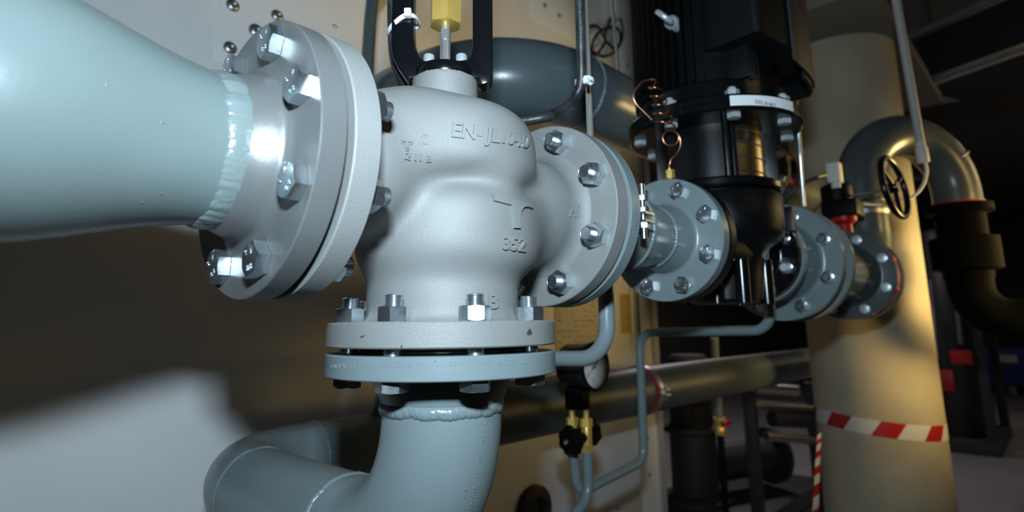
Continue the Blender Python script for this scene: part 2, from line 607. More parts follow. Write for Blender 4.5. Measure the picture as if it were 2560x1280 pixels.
def bolt_mesh(d, af, hh, length, marks=True, name='hex_bolt'):
    """origin under the head, head towards +z, shank to -length"""
    mb = MB(); hex_solid(mb, af, .3, hh, True)
    mb.revolve([(af*.47, 0), (af*.47, .35)], (0, 0, 0), (0, 0, 1), 24)
    mb.revolve([(r, -h) for r, h in [(d/2, 0), (d/2, length*.5)]+thread_prof(d/2, length*.5, length)], (0, 0, 0), (0, 0, 1), 20)
    if marks:
        for txt, x, y, sz in (('8.8', 0, -.36, .30), ('S', -.22, .16, .24), ('K', .17, .14, .24)):
            t = text_mesh(txt, af*sz, 'CENTER')
            vs = [(v.co.x+x*af, v.co.y+y*af, hh+.5) for v in t.vertices]
            n = len(vs); vs2 = [(a, b, hh-.1) for a, b, c in vs]
            fs = [tuple(p.vertices) for p in t.polygons]
            from collections import Counter
            cn = Counter(); 
            for f in fs:
                for i in range(len(f)): cn[tuple(sorted((f[i], f[(i+1) % len(f)])))] += 1
            fs += [(a, b, n+b, n+a) for (a, b), q in cn.items() if q == 1]
            mb.add(vs+vs2, fs)
            bpy.data.meshes.remove(t)
    return mb.local(name, 'zinc', 32)


def nut_mesh(af, hh, d, name='hex_nut'):
    mb = MB(); hex_solid(mb, af, 0, hh, True, True)
    return mb.local(name, 'zinc', 32)


BOLT16 = bolt_mesh(16, 24, 10, 71)
NUT16 = nut_mesh(24, 13, 16)
BOLT16S = bolt_mesh(16, 24, 10, 64, False)
BOLT16S.materials[0] = M['zinc_soft']


def bolt_circle(parent, o, axis_head, bc, n, a0, grip, bolt=None, nut=None, spin=None, up=None, only=None, extra=0.):
    """bolts with heads at plane through o facing axis_head; nut on the far side of the grip"""
    u, v, w = frame(axis_head, up); o = np.asarray(o, float)
    for i in range(n):
        a = a0+2*math.pi*i/n
        p = o+u*(bc*math.cos(a))+v*(bc*math.sin(a))
        sp = random.uniform(0, math.pi/3) if spin is None else spin[i % len(spin)]
        b = link('hex_bolt', bolt or BOLT16, place(p, w, sp), parent)
        link('hex_nut', nut or NUT16, place(p-w*grip, -w, random.uniform(0, 1.05) if spin is None else sp), b)


def seam(o, axis, r, width, parent, m='weld', ripple=.5, height=2.4, seg=280, name='weld_seam', seed=0):
    rnd = np.random.RandomState(seed); ph = np.cumsum(rnd.uniform(.6, 1.4, seg)); ph = ph/ph[-1]*2*math.pi*58
    wob = np.convolve(np.tile(rnd.normal(0, 1, seg), 3), np.ones(9)/9, 'same')[seg:2*seg]
    prof = [(math.cos(t), math.sin(t)) for t in np.linspace(0, math.pi, 9)]
    def fn(a, r_, h):
        i = int(round(a/(2*math.pi)*seg)) % seg
        k = math.sin(ph[i]+h*.55)
        return (r+(r_-r)*(1+ripple*.13*k)+wob[i]*.9, h*(1+.04*k)+wob[i]*1.8)
    mb = MB()
    mb.ring([(r-1.5+(height+1.5)*s, width/2*c) for c, s in prof], o, axis, seg, fn)
    return mb.build(name, m, parent, smooth=60)


def flange(parent, o, axis, R, t, hub, m, name='flange', rf=None, bore=None, bevel=1.0):
    """disc from o along axis by t; hub: [(r,h)...] profile continuing beyond t; rf: raised face radius on the o side"""
    p = []
    if rf: p += [(rf-1, -2.4), (rf, -2.2), (rf, 0)]
    p += [(R-bevel, 0), (R, bevel), (R, t-bevel), (R-bevel, t)]
    if hub: p += hub
    mb = MB(); mb.revolve([(1e-7, p[0][1])]+p+[(1e-7, p[-1][1])], o, axis, 128)
    return mb.build(name, m, parent, smooth=28)


def fillet(r0, h0, r1, h1, n=6):
    """concave fillet profile points from (r0,h0) on the face to (r1,h1) on the hub"""
    return [(r1+(r0-r1)*(1-math.sin(t)), h0+(h1-h0)*(1-math.cos(t))) for t in np.linspace(0, math.pi/2, n+1)]


X, Y, Z = V3(1, 0, 0), V3(0, 1, 0), V3(0, 0, 1)

# ================================================================== the setting
YW = 790.0                      # face of the cabinet wall
ZF = -HF
mb = MB(); mb.box((7500, -1000, ZF-50), (21000, 13000, 100)); struct(mb.build('floor', 'floor'))
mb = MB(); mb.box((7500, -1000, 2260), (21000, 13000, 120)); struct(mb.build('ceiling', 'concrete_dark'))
mb = MB(); mb.box((17950, -1000, 420), (100, 13000, 3600)); struct(mb.build('wall_far', 'plaster'))
mb = MB(); mb.box((7500, -7450, 420), (21000, 100, 3600)); struct(mb.build('wall_right', 'plaster'))
mb = MB(); mb.box((-2950, -1000, 420), (100, 13000, 3600)); struct(mb.build('wall_behind', 'plaster'))
mb = MB(); mb.box((7500, 5450, 420), (21000, 100, 3600)); struct(mb.build('wall_left', 'plaster'))

# cabinet (air handling unit) whose long side closes the view on the left
XE = 1795.0
wall = MB(); wall.box(((-1600+XE)/2, YW+610, (ZF+140+1620)/2), (XE+1600, 1220, 1620-ZF-140), None)
wall_back = struct(wall.build('wall_back', 'wall', bevel=3))
mb = MB(); mb.box(((-1600+XE)/2, YW+600, ZF+70), (XE+1560, 1140, 138)); struct(mb.build('baseboard_back', 'darkmachine', wall_back))


def wall_box(x0, x1, z0, z1, t, m, name, y=YW, bevel=.8):
    b = MB(); b.box(((x0+x1)/2, y-t/2+.2, (z0+z1)/2), (x1-x0, t+.4, z1-z0))
    return b.build(name, m, wall_back, bevel=bevel)


# corner post, rail and the cover plates of the cabinet
wall_box(1602, 1742, ZF+150, 1600, 3, 'plate', 'corner_cover')
wall_box(1742, 1768, ZF+150, 1600, 14, 'alu', 'corner_post')
wall_box(1768, 1797, ZF+150, 1600, 6, 'alu', 'corner_post')
wall_box(-1500, 1600, -1140, -735, 16, 'rail', 'bottom_rail', bevel=4)
wall_box(33, 420, 432, 700, 2.2, 'plate', 'cover_plate')
wall_box(1040, 1420, 930, 1500, 2.2, 'plate', 'cover_plate')

SCREW = MB()
SCREW.revolve([(11, 0), (11, 1.2), (8.5, 1.6), (8.5, 4.2), (6.8, 5.4), (5.2, 5.6), (5.2, 2.2), (0, 2.0)], (0, 0, 0), Z, 20)
SCREW = SCREW.local('panel_screw', 'zinc_dull')
for x, y, yy, s in ((582, 14, YW-2.2, 1.3), (575, 120, YW-2.2, 1.3), (640, 78, YW-2.2, 1.5), (693, 40, YW-2.2, 1.3), (836, 68, YW, .75),
                    (1362, 15, YW-2.2, .9), (1398, 40, YW-2.2, .9), (1569, 165, YW-3, .8), (1618, 1095, YW-3, .8),
                    (1624, 1187, YW-3, .8), (1545, 1268, YW-16, .9)):
    p = hit(x, y, 'y', yy)
    link('panel_screw', SCREW, place(p, -Y) @ Matrix.Scale(s, 4), wall_back)
# black grommet low on the cabinet
p = hit(1332, 1276, 'y', YW)
mb = MB(); mb.revolve([(72, -2), (72, 14), (60, 22), (40, 22), (34, 8), (0, 8)], p, -Y, 48)
mb.build('cable_grommet', 'rubber', wall_back)

# papers on the cabinet
p0, p1 = hit(1388, 762, 'y', YW), hit(1500, 852, 'y', YW)
t = thing('document_sheet', 'cream sheet of printed tables stuck on the cabinet behind the pressure gauge', 'paper', (1270, YW-1, -190))
b = MB(); b.box((1275, YW-.9, -125), (270, 1.4, 270)); sh = b.build('sheet', 'paper', t)
rnd = np.random.RandomState(4)
b = MB()
for r in range(14):
    x = 1155
    while x < 1385:
        w = rnd.uniform(8, 26)
        if rnd.rand() < .62: b.box((x+w/2, YW-1.8, -10-r*17.5), (w, .5, rnd.uniform(2.5, 5)))
        x += w+rnd.uniform(5, 16)
b.build('print', 'ink', sh, smooth=0)['kind'] = 'stuff'
t = thing('yellow_label', 'yellow rectangular information label on the cabinet near its corner', 'label', (1587, YW-1, -150))
b = MB(); b.box((1581, YW-.9, -88), (92, 1.4, 150)); sh = b.build('sheet', 'yellow', t)
b = MB()
for r in range(14):
    b.box((1579-rnd.uniform(0, 8), YW-1.8, -24-r*10), (rnd.uniform(55, 78), .5, 2.6 if r % 4 else 4.5))
b.build('print', 'yellow_ink', sh, smooth=0)['kind'] = 'stuff'
b = MB(); b.tube([(1640, YW-14, 60), (1638, YW-14, -60), (1640, YW-14, -290)], 5, 10)
tag(b.build('earthing_wire', mat('green_wire', (.01, .045, .02), .5)), 'thin dark green wire hanging beside the yellow label', 'wire')

# ================================================================== the three-way valve
VA, VB, VC = -172.0, 174.0, -149.4          # mating planes of the cast flanges (A, AB, B)
valve = thing('three_way_valve', 'silver grey cast three-way valve with EN-JL 1040 lettering and black yoke', 'valve', (0, 0, VC))


def sdf_body(P):
    up = sd_lp(P, (0, 0, 32), 95, 60, 34, 3.0, 72)
    lo = sd_lp(P, (5, -1, -40), 92, 44, 52, 3.4, 70)
    a = smin(sd_seg(P, (-178, 0, 0), (-116, 0, 6), 63, 63), sd_seg(P, (-116, 0, 6), (-50, 0, 34), 63, 62), 8)
    b = smin(sd_seg(P, (178, 0, 0), (112, 0, -3), 63, 63), sd_seg(P, (112, 0, -3), (36, 0, -22), 63, 68), 8)
    up = smin(up, a, 26)
    lo = smin(lo, b, 22)
    ang = np.arctan2(P[..., 1], P[..., 0]+1e-9)      # the two lobes melt together on the front of the casting
    d = smin(up, lo, 13+28*np.exp(-((ang+1.5)/.46)**2))
    n = sd_cyl(P, (0, 0, -60), (0, 0, -145), 74.5)
    d = smin(d, n, 13)
    d = smin(d, sd_cyl(P, (VA+3, 0, 0), (VA+20, 0, 0), 84), 20)
    d = smin(d, sd_cyl(P, (VB-3, 0, 0), (VB-20, 0, 0), 84), 24)
    d = smin(d, sd_cyl(P, (0, 0, VC+3), (0, 0, VC+20), 86), 14)
    d = smin(d, sd_cyl(P, (0, 0, 70), (0, 0, 124), 34.5), 5)
    # keep it between the mating planes
    return np.maximum(np.maximum(np.maximum(d, VA+1-P[..., 0]), P[..., 0]-VB+1), VC+1-P[..., 2])


P_, Q_ = surface_nets(sdf_body, (VA-3, -102, VC-3), (VB+3, 102, 141), 2.3)
mb = MB(); mb.add(P_, Q_.tolist())
body = mb.build('body', 'cast', valve, smooth=48, fixn=False)
for o_, ax in (((VA, 0, 0), X), ((VB, 0, 0), -X), ((0, 0, VC), Z)):
    flange(valve, o_, ax, 110, 22, None, 'cast', rf=79, bevel=1.2)
# dark gaskets in the three joints
for o_, ax in (((VA-3.0, 0, 0), X), ((VB+3.0, 0, 0), X), ((0, 0, VC-3.0), Z)):
    mb = MB(); mb.revolve([(0, -.7), (80, -.7), (80, .7), (0, .7)], o_, ax, 64); mb.build('gasket', 'gasket', valve)


# raised lettering, laid on the casting
def px_text(name, txt, p0, p1, height, slant=0., h=1.1, space=1., sdf=sdf_body, parent=None, m='cast', bold=None):
    if bold is None: bold = .022 if m == 'cast' else 0.
    me = text_mesh(txt, 1., 'LEFT', space, bold)
    xs = [v.co.x for v in me.vertices]; ys = [v.co.y for v in me.vertices]
    x0, x1 = min(xs), max(xs); capy = max(ys)
    d = np.array(p1, float)-np.array(p0, float); L = np.linalg.norm(d); d /= L
    nrm = np.array([d[1], -d[0]]); nrm = nrm+d*slant
    def tf(a, b):
        q = np.array(p0, float)+d*((a-x0)/(x1-x0)*L)+nrm*(b/capy*height)
        return q[0], q[1]
    bm = flat_bm(me=me, tf=tf, maxlen=7)
    bpy.data.meshes.remove(me)
    return emboss(name, bm, sdf, h, m, parent or valve)


px_text('raised_lettering', 'EN', (1128, 342), (1187, 349), 37, h=2.0)
px_text('raised_lettering', '-', (1193, 348), (1205, 349), 14, h=1.2)
px_text('raised_lettering', 'JL', (1211, 353), (1247, 357), 34, h=2.0)
px_text('raised_lettering', '1040', (1253, 357), (1318, 371), 33, slant=-.06, h=2.0)
px_text('raised_lettering', '1', (1057, 359), (1069, 361), 19, h=1.0)
px_text('raised_lettering', '2', (1010, 397), (1023, 400), 18, h=1.5)
px_text('raised_lettering', '11', (1035, 400), (1052, 402), 18, h=1.5)
px_text('raised_lettering', 'B', (1065, 403), (1076, 405), 16, h=1.5)
px_text('raised_lettering', '352', (1255, 622), (1311, 628), 33, h=2.0)
px_text('raised_lettering', 'AB', (1422, 540), (1447, 543), 34, slant=.05, h=1.4)
px_text('raised_lettering', 'B', (1218, 771), (1243, 772), 38, h=2.4)
bm = flat_bm([[(1228, 489), (1325, 514), (1327, 523), (1315, 519), (1305, 520), (1299, 528), (1296, 540), (1296, 571), (1282, 571), (1279, 540), (1276, 515), (1233, 504)]], maxlen=6)
emboss('raised_mark', bm, sdf_body, 3.0, 'cast', valve)
# foundry mark: a round-footed T outline, and a broken ring around the figure 1
def stroke(pts, w):
    pts = [np.array(p, float) for p in pts]; quads = []
    for a, b in zip(pts[:-1], pts[1:]):
        d = (b-a)/np.linalg.norm(b-a); n = np.array([-d[1], d[0]])*w/2; e = d*w*.2
        quads.append([tuple(a-e+n), tuple(b+e+n), tuple(b+e-n), tuple(a-e-n)])
    return quads
mk = [(1001, 350), (1004, 357), (1010, 361), (1011, 370), (1014, 376), (1019, 376), (1022, 370), (1023, 362), (1029, 358), (1031, 351)]
emboss('raised_mark', flat_bm(stroke(mk, 2.6), maxlen=9), sdf_body, 1.2, 'cast', valve)
emboss('raised_mark', flat_bm(stroke([(1006, 353), (1025, 355)], 3.4)+stroke([(1016, 355), (1016.5, 371)], 3.6), maxlen=9), sdf_body, 1.5, 'cast', valve)
ringp = [(1063+12*math.cos(a), 353+17*math.sin(a)) for a in np.linspace(2.6, 5.4, 9)]
emboss('raised_mark', flat_bm(stroke(ringp, 2.6), maxlen=9), sdf_body, .7, 'cast', valve)

def sdf_crim(P): return np.hypot(P[..., 0], P[..., 1])-110.
CH = mat('bare_chip', (.045, .038, .032), .7)
for poly_ in ([(899, 843), (906, 839), (913, 838), (909, 842), (904, 845)], [(1316, 836), (1320, 826), (1325, 820), (1331, 834), (1324, 839)], [(1001, 865), (1004, 862), (1007, 869), (1003, 872)]):
    emboss('paint_chip', flat_bm([poly_], maxlen=9), sdf_crim, .08, CH, valve, h0=-.1)
# yoke
ye, yn = V3(.690, -.724, 0), V3(.724, .690, 0)      # the yoke stands across this direction
yk = MB()
prof = [(-56, 420), (-56, 160), (-54, 147), (-48, 135), (-39, 122), (-35.5, 116), (-35, 124), (35, 124), (35.5, 119), (40, 116), (46, 118), (50, 124), (51, 134), (51, 420),
        (30, 420), (30, 160), (28.5, 150), (25, 144), (16, 143), (10, 140), (-10, 140), (-16, 143), (-21, 143), (-26, 148), (-30, 157), (-33, 172), (-34, 190), (-34, 420)]
yk.prism(prof, (0, 0, 0), ye, Z, yn, -13, 13)
yoke = yk.build('yoke', 'black', valve, smooth=40, bevel=3.2)
yk = MB(); yk.revolve([(0, 123.5), (31, 123.5), (32, 125), (32, 134), (30, 136.5), (0, 136.5)], (0, 0, 0), Z, 48); yk.build('yoke_base', 'black', valve, smooth=40)
mb = MB(); mb.box((0, 0, 500), (150, 150, 200), np.stack([ye, yn, Z], 1)); mb.build('actuator_housing', 'blackmatte', valve, bevel=14)
cs = MB(); cs.revolve([(6, 0), (6, 9.4), (5.4, 10.4), (3.6, 10.4), (3.4, 5), (0, 5)], (0, 0, 0), Z, 24)
cs = cs.local('cap_screw', 'zinc_soft')
for s_ in (-1, 1): link('cap_screw', cs, place(ye*s_*17.5+V3(0, 0, 144.5), Z), yoke)
mb = MB(); mb.revolve([(5.6, 140), (5.6, 181), (5.2, 181.6), (5.2, 183), (5.6, 184), (4.6, 186), (4.6, 192), (0, 192)], (0, 0, 0), Z, 24)
stem = mb.build('stem', 'steel', valve, smooth=30)
mb = MB(); mb.box((-3.0, -2.8, 177), (6, 6, 12), np.array([[.707, -.707, 0], [.707, .707, 0], [0, 0, 1]])); mb.build('stem_flat', 'steel', stem)
mb = MB(); hex_solid(mb, 31, 0, 140, False, True)
link('coupling_nut', mb.local('coupling_nut', 'brass', 20), place((0, 0, 189), Z, .47), valve)

# ================================================================== reducer pipe on port A
A0 = VA-6.0                                    # face of the steel flange body
red = thing('reducer_pipe', 'large blue-grey tapering pipe welded to the flange on the left of the valve', 'pipe', (-300, 0, -84))
flange(red, (A0, 0, 0), -X, 110, 20, fillet(78, 20, 66, 27)+[(58.5, 46), (57.5, 47)], 'flange_silver', rf=79)
mb = MB()
prof = []
for i in range(25):
    t = i/24; s = t*t*(3-2*t); x = -225-140*t
    prof.append((57+26*s, -x))
prof += [(83, 520), (83, 900)]
mb.revolve(prof, (0, 0, 0), -X, 96)
rp = mb.build('reducer', 'paint_near_dark', red, smooth=60)
seam((-226, 0, 0), -X, 57.2, 23, red, 'weld_near_dark', .5, 2.3, seed=3)
bolt_circle(red, (A0-20, 0, 0), -X, 90, 8, math.radians(22.5), 48, spin=[.25, .1, .62, .35, .95, .5, .2, .75])

# ================================================================== elbow pipe on port B and its return run along the wall
B0 = VC-6.0
elb = thing('elbow_pipe', 'blue-grey pipe bending from the valve bottom flange to the wall and running off right', 'pipe', (0, 0, -407))
fb = flange(elb, (0, 0, B0), -Z, 110, 20, fillet(76, 20, 66, 26)+[(58.5, 46), (57.5, 48)], 'paint', rf=79)
ZR = -350.0; YR = 540.0
path = bend_path([(0, 0, -206), (0, 0, ZR), (0, YR, ZR), (330, YR, ZR)], [143, 152], 20)
mb = MB(); mb.tube(path, 57.15, 64); mb.build('pipe_wall', 'paint', elb, smooth=60)
seam((0, 0, -206), -Z, 57, 13, elb, 'weld', .35, 3.2, seed=5)
seam((0, 160, ZR), Y, 57, 9, elb, 'weld', .6, 2.0, seed=6)
seam((0, YR-152, ZR), Y, 57, 8, elb, 'weld', .5, 1.8, seed=7)
seam((165, YR, ZR), X, 57, 9, elb, 'weld', .8, 2.6, seed=8)
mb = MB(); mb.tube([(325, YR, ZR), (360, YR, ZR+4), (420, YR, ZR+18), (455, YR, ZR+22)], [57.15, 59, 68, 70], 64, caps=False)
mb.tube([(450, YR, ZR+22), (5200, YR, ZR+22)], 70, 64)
mb.build('return_pipe', 'paint_shaded', elb, smooth=60)
bolt_circle(elb, (0, 0, B0-20), -Z, 90, 8, math.radians(22.5), 48, spin=[.3, .75, .15, .5, .9, .2, .6, .4])


# stamped lettering around the rim of the steel flange and down the pipe
def sdf_rim(P): return np.hypot(P[..., 0], P[..., 1])-110.
px_text('stamped_lettering', '0114P BERXA 10702 C22.8  4 F 1  DIN 2633-11/1-285  A  DN 100', (826, 921), (1322, 910), 11, h=.35, sdf=sdf_rim, parent=elb, m='paint')
_pp = np.array(path)
def sdf_pipe(P):
    d = np.full(P.shape[:-1], 1e9)
    for a, b in zip(_pp[:24], _pp[1:25]): d = np.minimum(d, sd_seg(P, a, b, 57.15, 57.15))
    return d
px_text('stamped_lettering', 'INZ 2107  HC 3  EN10204', (1213, 1045), (1174, 1275), 9, h=.35, sdf=sdf_pipe, parent=elb, m='paint')

# red-lined pipe clamp on the return run
cl = thing('pipe_clamp', 'thin steel clamp with red rubber lining around the lower return pipe', 'clamp', (1290, YR, ZR-60))
XC = hit(1645, 970, 'y', YR-70)[0]
mb = MB(); mb.ring([(70.2, -9), (73, -9), (73, 9), (70.2, 9)], (XC, YR, ZR+22), X, 64); mb.build('rubber_lining', 'redrub', cl)
mb = MB(); mb.ring([(73, -11+16), (75, -11+16), (75, 27), (73, 27)], (XC, YR, ZR+22), X, 64); mb.build('clamp_band', 'zinc_dull', cl)
for s in (1, -1):
    c = V3(XC+16, YR-84, ZR+22+s*8)
    mb = MB(); mb.box(c, (22, 26, 4)); mb.build('clamp_ear', 'zinc_dull', cl)
    link('clamp_nut', nut_mesh(13, 7, 8, 'clamp_nut'), place(c+V3(0, -2, s*2), Z*s, .3), cl)
mb = MB(); mb.revolve([(4, -24), (4, 26)], (XC+16, YR-86, ZR+22), Z, 12); mb.build('clamp_bolt', 'zinc', cl)

# ================================================================== spool between port AB and the pump
S0 = VB+6.0
sp = thing('spool_pipe', 'blue-grey flanged spool pipe narrowing between the valve and the black pump', 'pipe', (320, 0, -110))
flange(sp, (S0, 0, 0), X, 110, 20, fillet(78, 20, 66, 27)+[(58.5, 46), (57.5, 48)], 'paint', rf=79)
mb = MB(); mb.revolve([(57.1, 226), (57.1, 322), (56.8, 330), (54, 350), (48, 385), (45.2, 400), (45, 412)], (0, 0, 0), X, 72)
mb.build('pipe_wall', 'paint', sp, smooth=60)
seam((228, 0, 0), X, 57, 10, sp, 'weld', .6, 2.2, seed=11)
seam((324, 0, 0), X, 57, 9, sp, 'weld', .6, 2.6, seed=12)
seam((409, 0, 0), X, 45, 8, sp, 'weld', .6, 2.6, seed=13)
RI = 97.0
flange(sp, (472, 0, 0), -X, RI, 21, fillet(62, 21, 53, 27)+[(46, 56), (45.5, 62)], 'paint', rf=66)
bolt_circle(sp, (S0+20, 0, 0), X, 90, 8, math.radians(22.5), 48, spin=[.3, .1, .5, .8, .2, .6, .9, .4])
bolt_circle(sp, (451, 0, 0), -X, 79, 8, math.radians(22.5), 46, spin=[.3, .1, .5, .8, .2, .6, .9, .4])


def sdf_rim2(P): return np.hypot(P[..., 1], P[..., 2])-110.
px_text('stamped_lettering', 'DN100 C22.8 BR', (1588, 500), (1581, 592), 8, h=.3, sdf=sdf_rim2, parent=sp, m='paint')

# hanger: threaded rod from the ceiling with a clamp round the spool
hg = thing('hanger_rod', 'bright steel threaded hanger rod with clamp holding the spool pipe', 'rod', (262, 0, 60))
mb = MB(); mb.revolve([(4.6, 66), (4.6, 2200)], (262, 0, 0), Z, 16); rod = mb.build('rod', 'steel', hg, smooth=60)
mb = MB(); mb.ring([(57.3, -11), (59.8, -11), (59.8, 11), (57.3, 11)], (262, 0, 0), X, 48); mb.build('clamp_band', 'zinc', hg)
for s in (1, -1):
    mb = MB(); mb.box((262, -72, s*5), (22, 28, 2.5)); mb.build('clamp_ear', 'zinc', hg)
mb = MB(); mb.revolve([(4, -26), (4, 44)], (262, -76, 0), Z, 14); mb.build('clamp_bolt', 'zinc', hg)
n13 = nut_mesh(13, 7, 8, 'clamp_nut')
for h_, a_ in ((6.2, 1), (-6.2, -1), (22, 1)): link('clamp_nut', n13, place((262, -76, h_), Z*a_, .4), hg)
mb = MB(); hex_solid(mb, 15, 58, 80, True); mb2 = MB()
hexs = MB(); hexs.v = [q+V3(262, 0, 0) for q in mb.v]; hexs.f = mb.f; hexs.n = mb.n; hexs.build('clamp_nut', 'zinc', hg)

# small drain tube below the spool (curves away to the wall)
dt = bend_path([(284, 0, -52), (284, 0, -176), (284, 470, -186), (284, 540, -300)], [46, 40], 12)
mb = MB(); mb.tube(dt, 10.7, 24)
tag(mb.build('drain_tube', 'paint', None, smooth=60), 'short thick blue-grey tube dropping below the spool and turning behind the bottom flange', 'tube')

# ================================================================== pump
PX = 660.0
pump = thing('inline_pump', 'black inline pump with finned vertical motor between two grey flanges', 'pump', (PX, 0, -98))
mb = MB()
mb.revolve([(0, -96), (56, -96), (64, -90), (69, -50), (73, -14), (84, 1), (101, 11), (109, 24), (111, 42), (111, 90), (107, 95), (0, 95)], (PX, 0, 0), Z, 72)
vol = mb.build('volute', 'blackcast', pump, smooth=40)
mb = MB(); mb.tube([(490, 0, 0), (540, 0, 0), (600, 0, 0), (PX, 0, 0)], [50, 50, 64, 74], 48); mb.build('inlet_neck', 'blackcast', pump, smooth=50)
mb = MB(); mb.tube([(PX, 0, 0), (715, 0, 0), (760, 0, 0), (812, 0, 0)], [74, 64, 50, 50], 48); mb.build('outlet_neck', 'blackcast', pump, smooth=50)
flange(pump, (476, 0, 0), X, RI+.5, 21, fillet(64, 21, 50, 34), 'blackcast', rf=66)
flange(pump, (816, 0, 0), -X, 91, 20, fillet(62, 20, 50, 34), 'black', rf=66)
# vertical ribs and foot under the bowl
rib = MB(); rib.tube([(0, 0, -98), (0, 0, -20)], 13, 18); rib = rib.local('rib', 'black', 50)
for a in (-1.05, -.55, -2.3, -2.9, .2, 1.4):
    link('rib', rib, place((PX+72*math.cos(a), 72*math.sin(a), 0), Z), vol)
mb = MB(); mb.box((PX+62, -96, 52), (16, 34, 46)); mb.build('cast_lug', 'blackcast', vol, bevel=3)
# clamped joint and the lantern
mb = MB(); mb.revolve([(0, 98), (109, 98), (114, 101), (114, 110), (110, 114), (0, 114)], (PX, 0, 0), Z, 72); mb.build('joint_ring', 'black', pump, smooth=30)
mb = MB()
def wall_seg(mb, r0, r1, z0, z1, a0, a1, n=24):
    vs = []; fs = []
    for i in range(n+1):
        a = a0+(a1-a0)*i/n
        for r, z in ((r0, z0), (r1, z0), (r1, z1), (r0, z1)): vs.append((PX+r*math.cos(a), r*math.sin(a), z))
    for i in range(n):
        for q in range(4): fs.append((i*4+q, (i+1)*4+q, (i+1)*4+(q+1) % 4, i*4+(q+1) % 4))
    fs += [(0, 1, 2, 3), tuple(n*4+q for q in (3, 2, 1, 0))]
    mb.add(vs, fs)
    return mb
wall_seg(MB(), 86, 94, 113, 214, math.radians(138), math.radians(213)).build('lantern_wall', 'blackcast', pump, smooth=30)
wall_seg(MB(), 86, 94, 113, 214, math.radians(20), math.radians(110)).build('lantern_wall', 'blackcast', pump, smooth=30)
for a in (131, 216, 222, 294, 338, 100):
    ar = math.radians(a)
    R_ = np.array([[math.cos(ar), -math.sin(ar), 0], [math.sin(ar), math.cos(ar), 0], [0, 0, 1]])
    mb = MB(); mb.box(R_@V3(92, 0, 163.5)+V3(PX, 0, 0), (32, 8, 101), R_); mb.build('lantern_rib', 'blackcast', pump, bevel=1.5)
g = wall_seg(MB(), 84, 86, 115, 213, math.radians(224), math.radians(300)).build('coupling_guard', 'goldfoil', pump, smooth=30)
for z in (130, 155, 180, 204):
    mb = MB(); mb.tube([(PX+87*math.cos(a), 87*math.sin(a), z) for a in np.linspace(math.radians(226), math.radians(296), 14)], .9, 6)
    mb.build('guard_bead', 'zinc_dull', g)
mb = MB(); mb.revolve([(0, 114), (30, 114), (30, 214), (0, 214)], (PX, 0, 0), Z, 32); mb.build('coupling', 'blackmatte', pump)
# motor flange with its bolts and the label tape
mb = MB(); mb.revolve([(0, 213), (112, 213), (152, 214), (156, 217), (156, 226), (154.5, 227), (154.5, 228), (156, 229), (156, 239), (153, 242), (0, 242)], (PX, 0, 0), Z, 96)
mfl = mb.build('motor_flange', 'black', pump, smooth=28)
b12 = bolt_mesh(14, 21, 9, 46, False); n12 = nut_mesh(21, 12, 14)
for q in (b12, n12): q.materials[0] = M['zinc_soft']
for i in range(8):
    a = math.radians(-141+45*i)
    p = V3(PX+136*math.cos(a), 136*math.sin(a), 213.6)
    b = link('hex_bolt', b12, place(p, -Z, .2+i), mfl)
    link('hex_nut', n12, place(p+V3(0, 0, 28), Z, .4+i), b)
mb = MB(); n = 26; vs = []; fs = []
for i in range(n+1):
    a = math.radians(-145+(46)*i/n); j = (2.5*math.sin(i*2.1) if i == 0 else 0)
    for r, z in ((156.2, 219.5), (156.2, 237), (156.9, 237), (156.9, 219.5)): vs.append((PX+r*math.cos(a), r*math.sin(a), z))
for i in range(n):
    for q in range(4): fs.append((i*4+q, (i+1)*4+q, (i+1)*4+(q+1) % 4, i*4+(q+1) % 4))
fs += [(0, 1, 2, 3), tuple(n*4+q for q in (3, 2, 1, 0))]
mb.add(vs, fs); tape = mb.build('label_tape', 'tapewhite', pump, smooth=40)
def sdf_mf(P): return np.hypot(P[..., 0]-PX, P[..., 1])-157.
px_text('tape_lettering', '505-JV401', (1887, 258), (1937, 268), 9.5, h=.15, sdf=sdf_mf, parent=tape, m='dialink')
# motor
mb = MB(); mb.revolve([(0, 252), (118, 252), (122, 260), (122, 276), (124, 278), (124, 900), (0, 900)], (PX, 0, 0), Z, 72)
mot = mb.build('motor_housing', 'blackmatte', pump, smooth=30)
mb = MB(); mb.revolve([(0, 242), (132, 242), (134, 245), (134, 275), (131, 278), (0, 278)], (PX, 0, 0), Z, 72); mb.build('motor_end_shield', 'black', pump, smooth=30)
fin = MB(); fin.box((131, 0, 589), (18, 3.2, 620)); fin = fin.local('cooling_fin', 'blackmatte', 0)
for i in range(40):
    a = math.radians(110+i*7.0)
    if not (math.radians(204) < a < math.radians(338)):
        link('cooling_fin', fin, Matrix.Translation(W((PX, 0, 0))) @ Matrix.Rotation(a, 4, 'Z'), mot)
# lifting eye on the motor side
pe = V3(PX+142*math.cos(math.radians(181)), 142*math.sin(math.radians(181)), 0)
pe[2] = 396
u_ = V3(math.cos(math.radians(181)), math.sin(math.radians(181)), 0)
mb = MB(); mb.revolve([(0, -20), (12, -20), (13, 2), (11, 6), (6, 12), (0, 12)], pe, u_, 20)
mb.tube(arc(pe+u_*24, u_, V3(0, 0, 1)*.75+np.cross(u_, Z)*.66, 15, -math.pi, math.pi*.98, 22), 5.2, 12)
mb.build('lifting_eye', 'zinc_soft', pump, smooth=50)
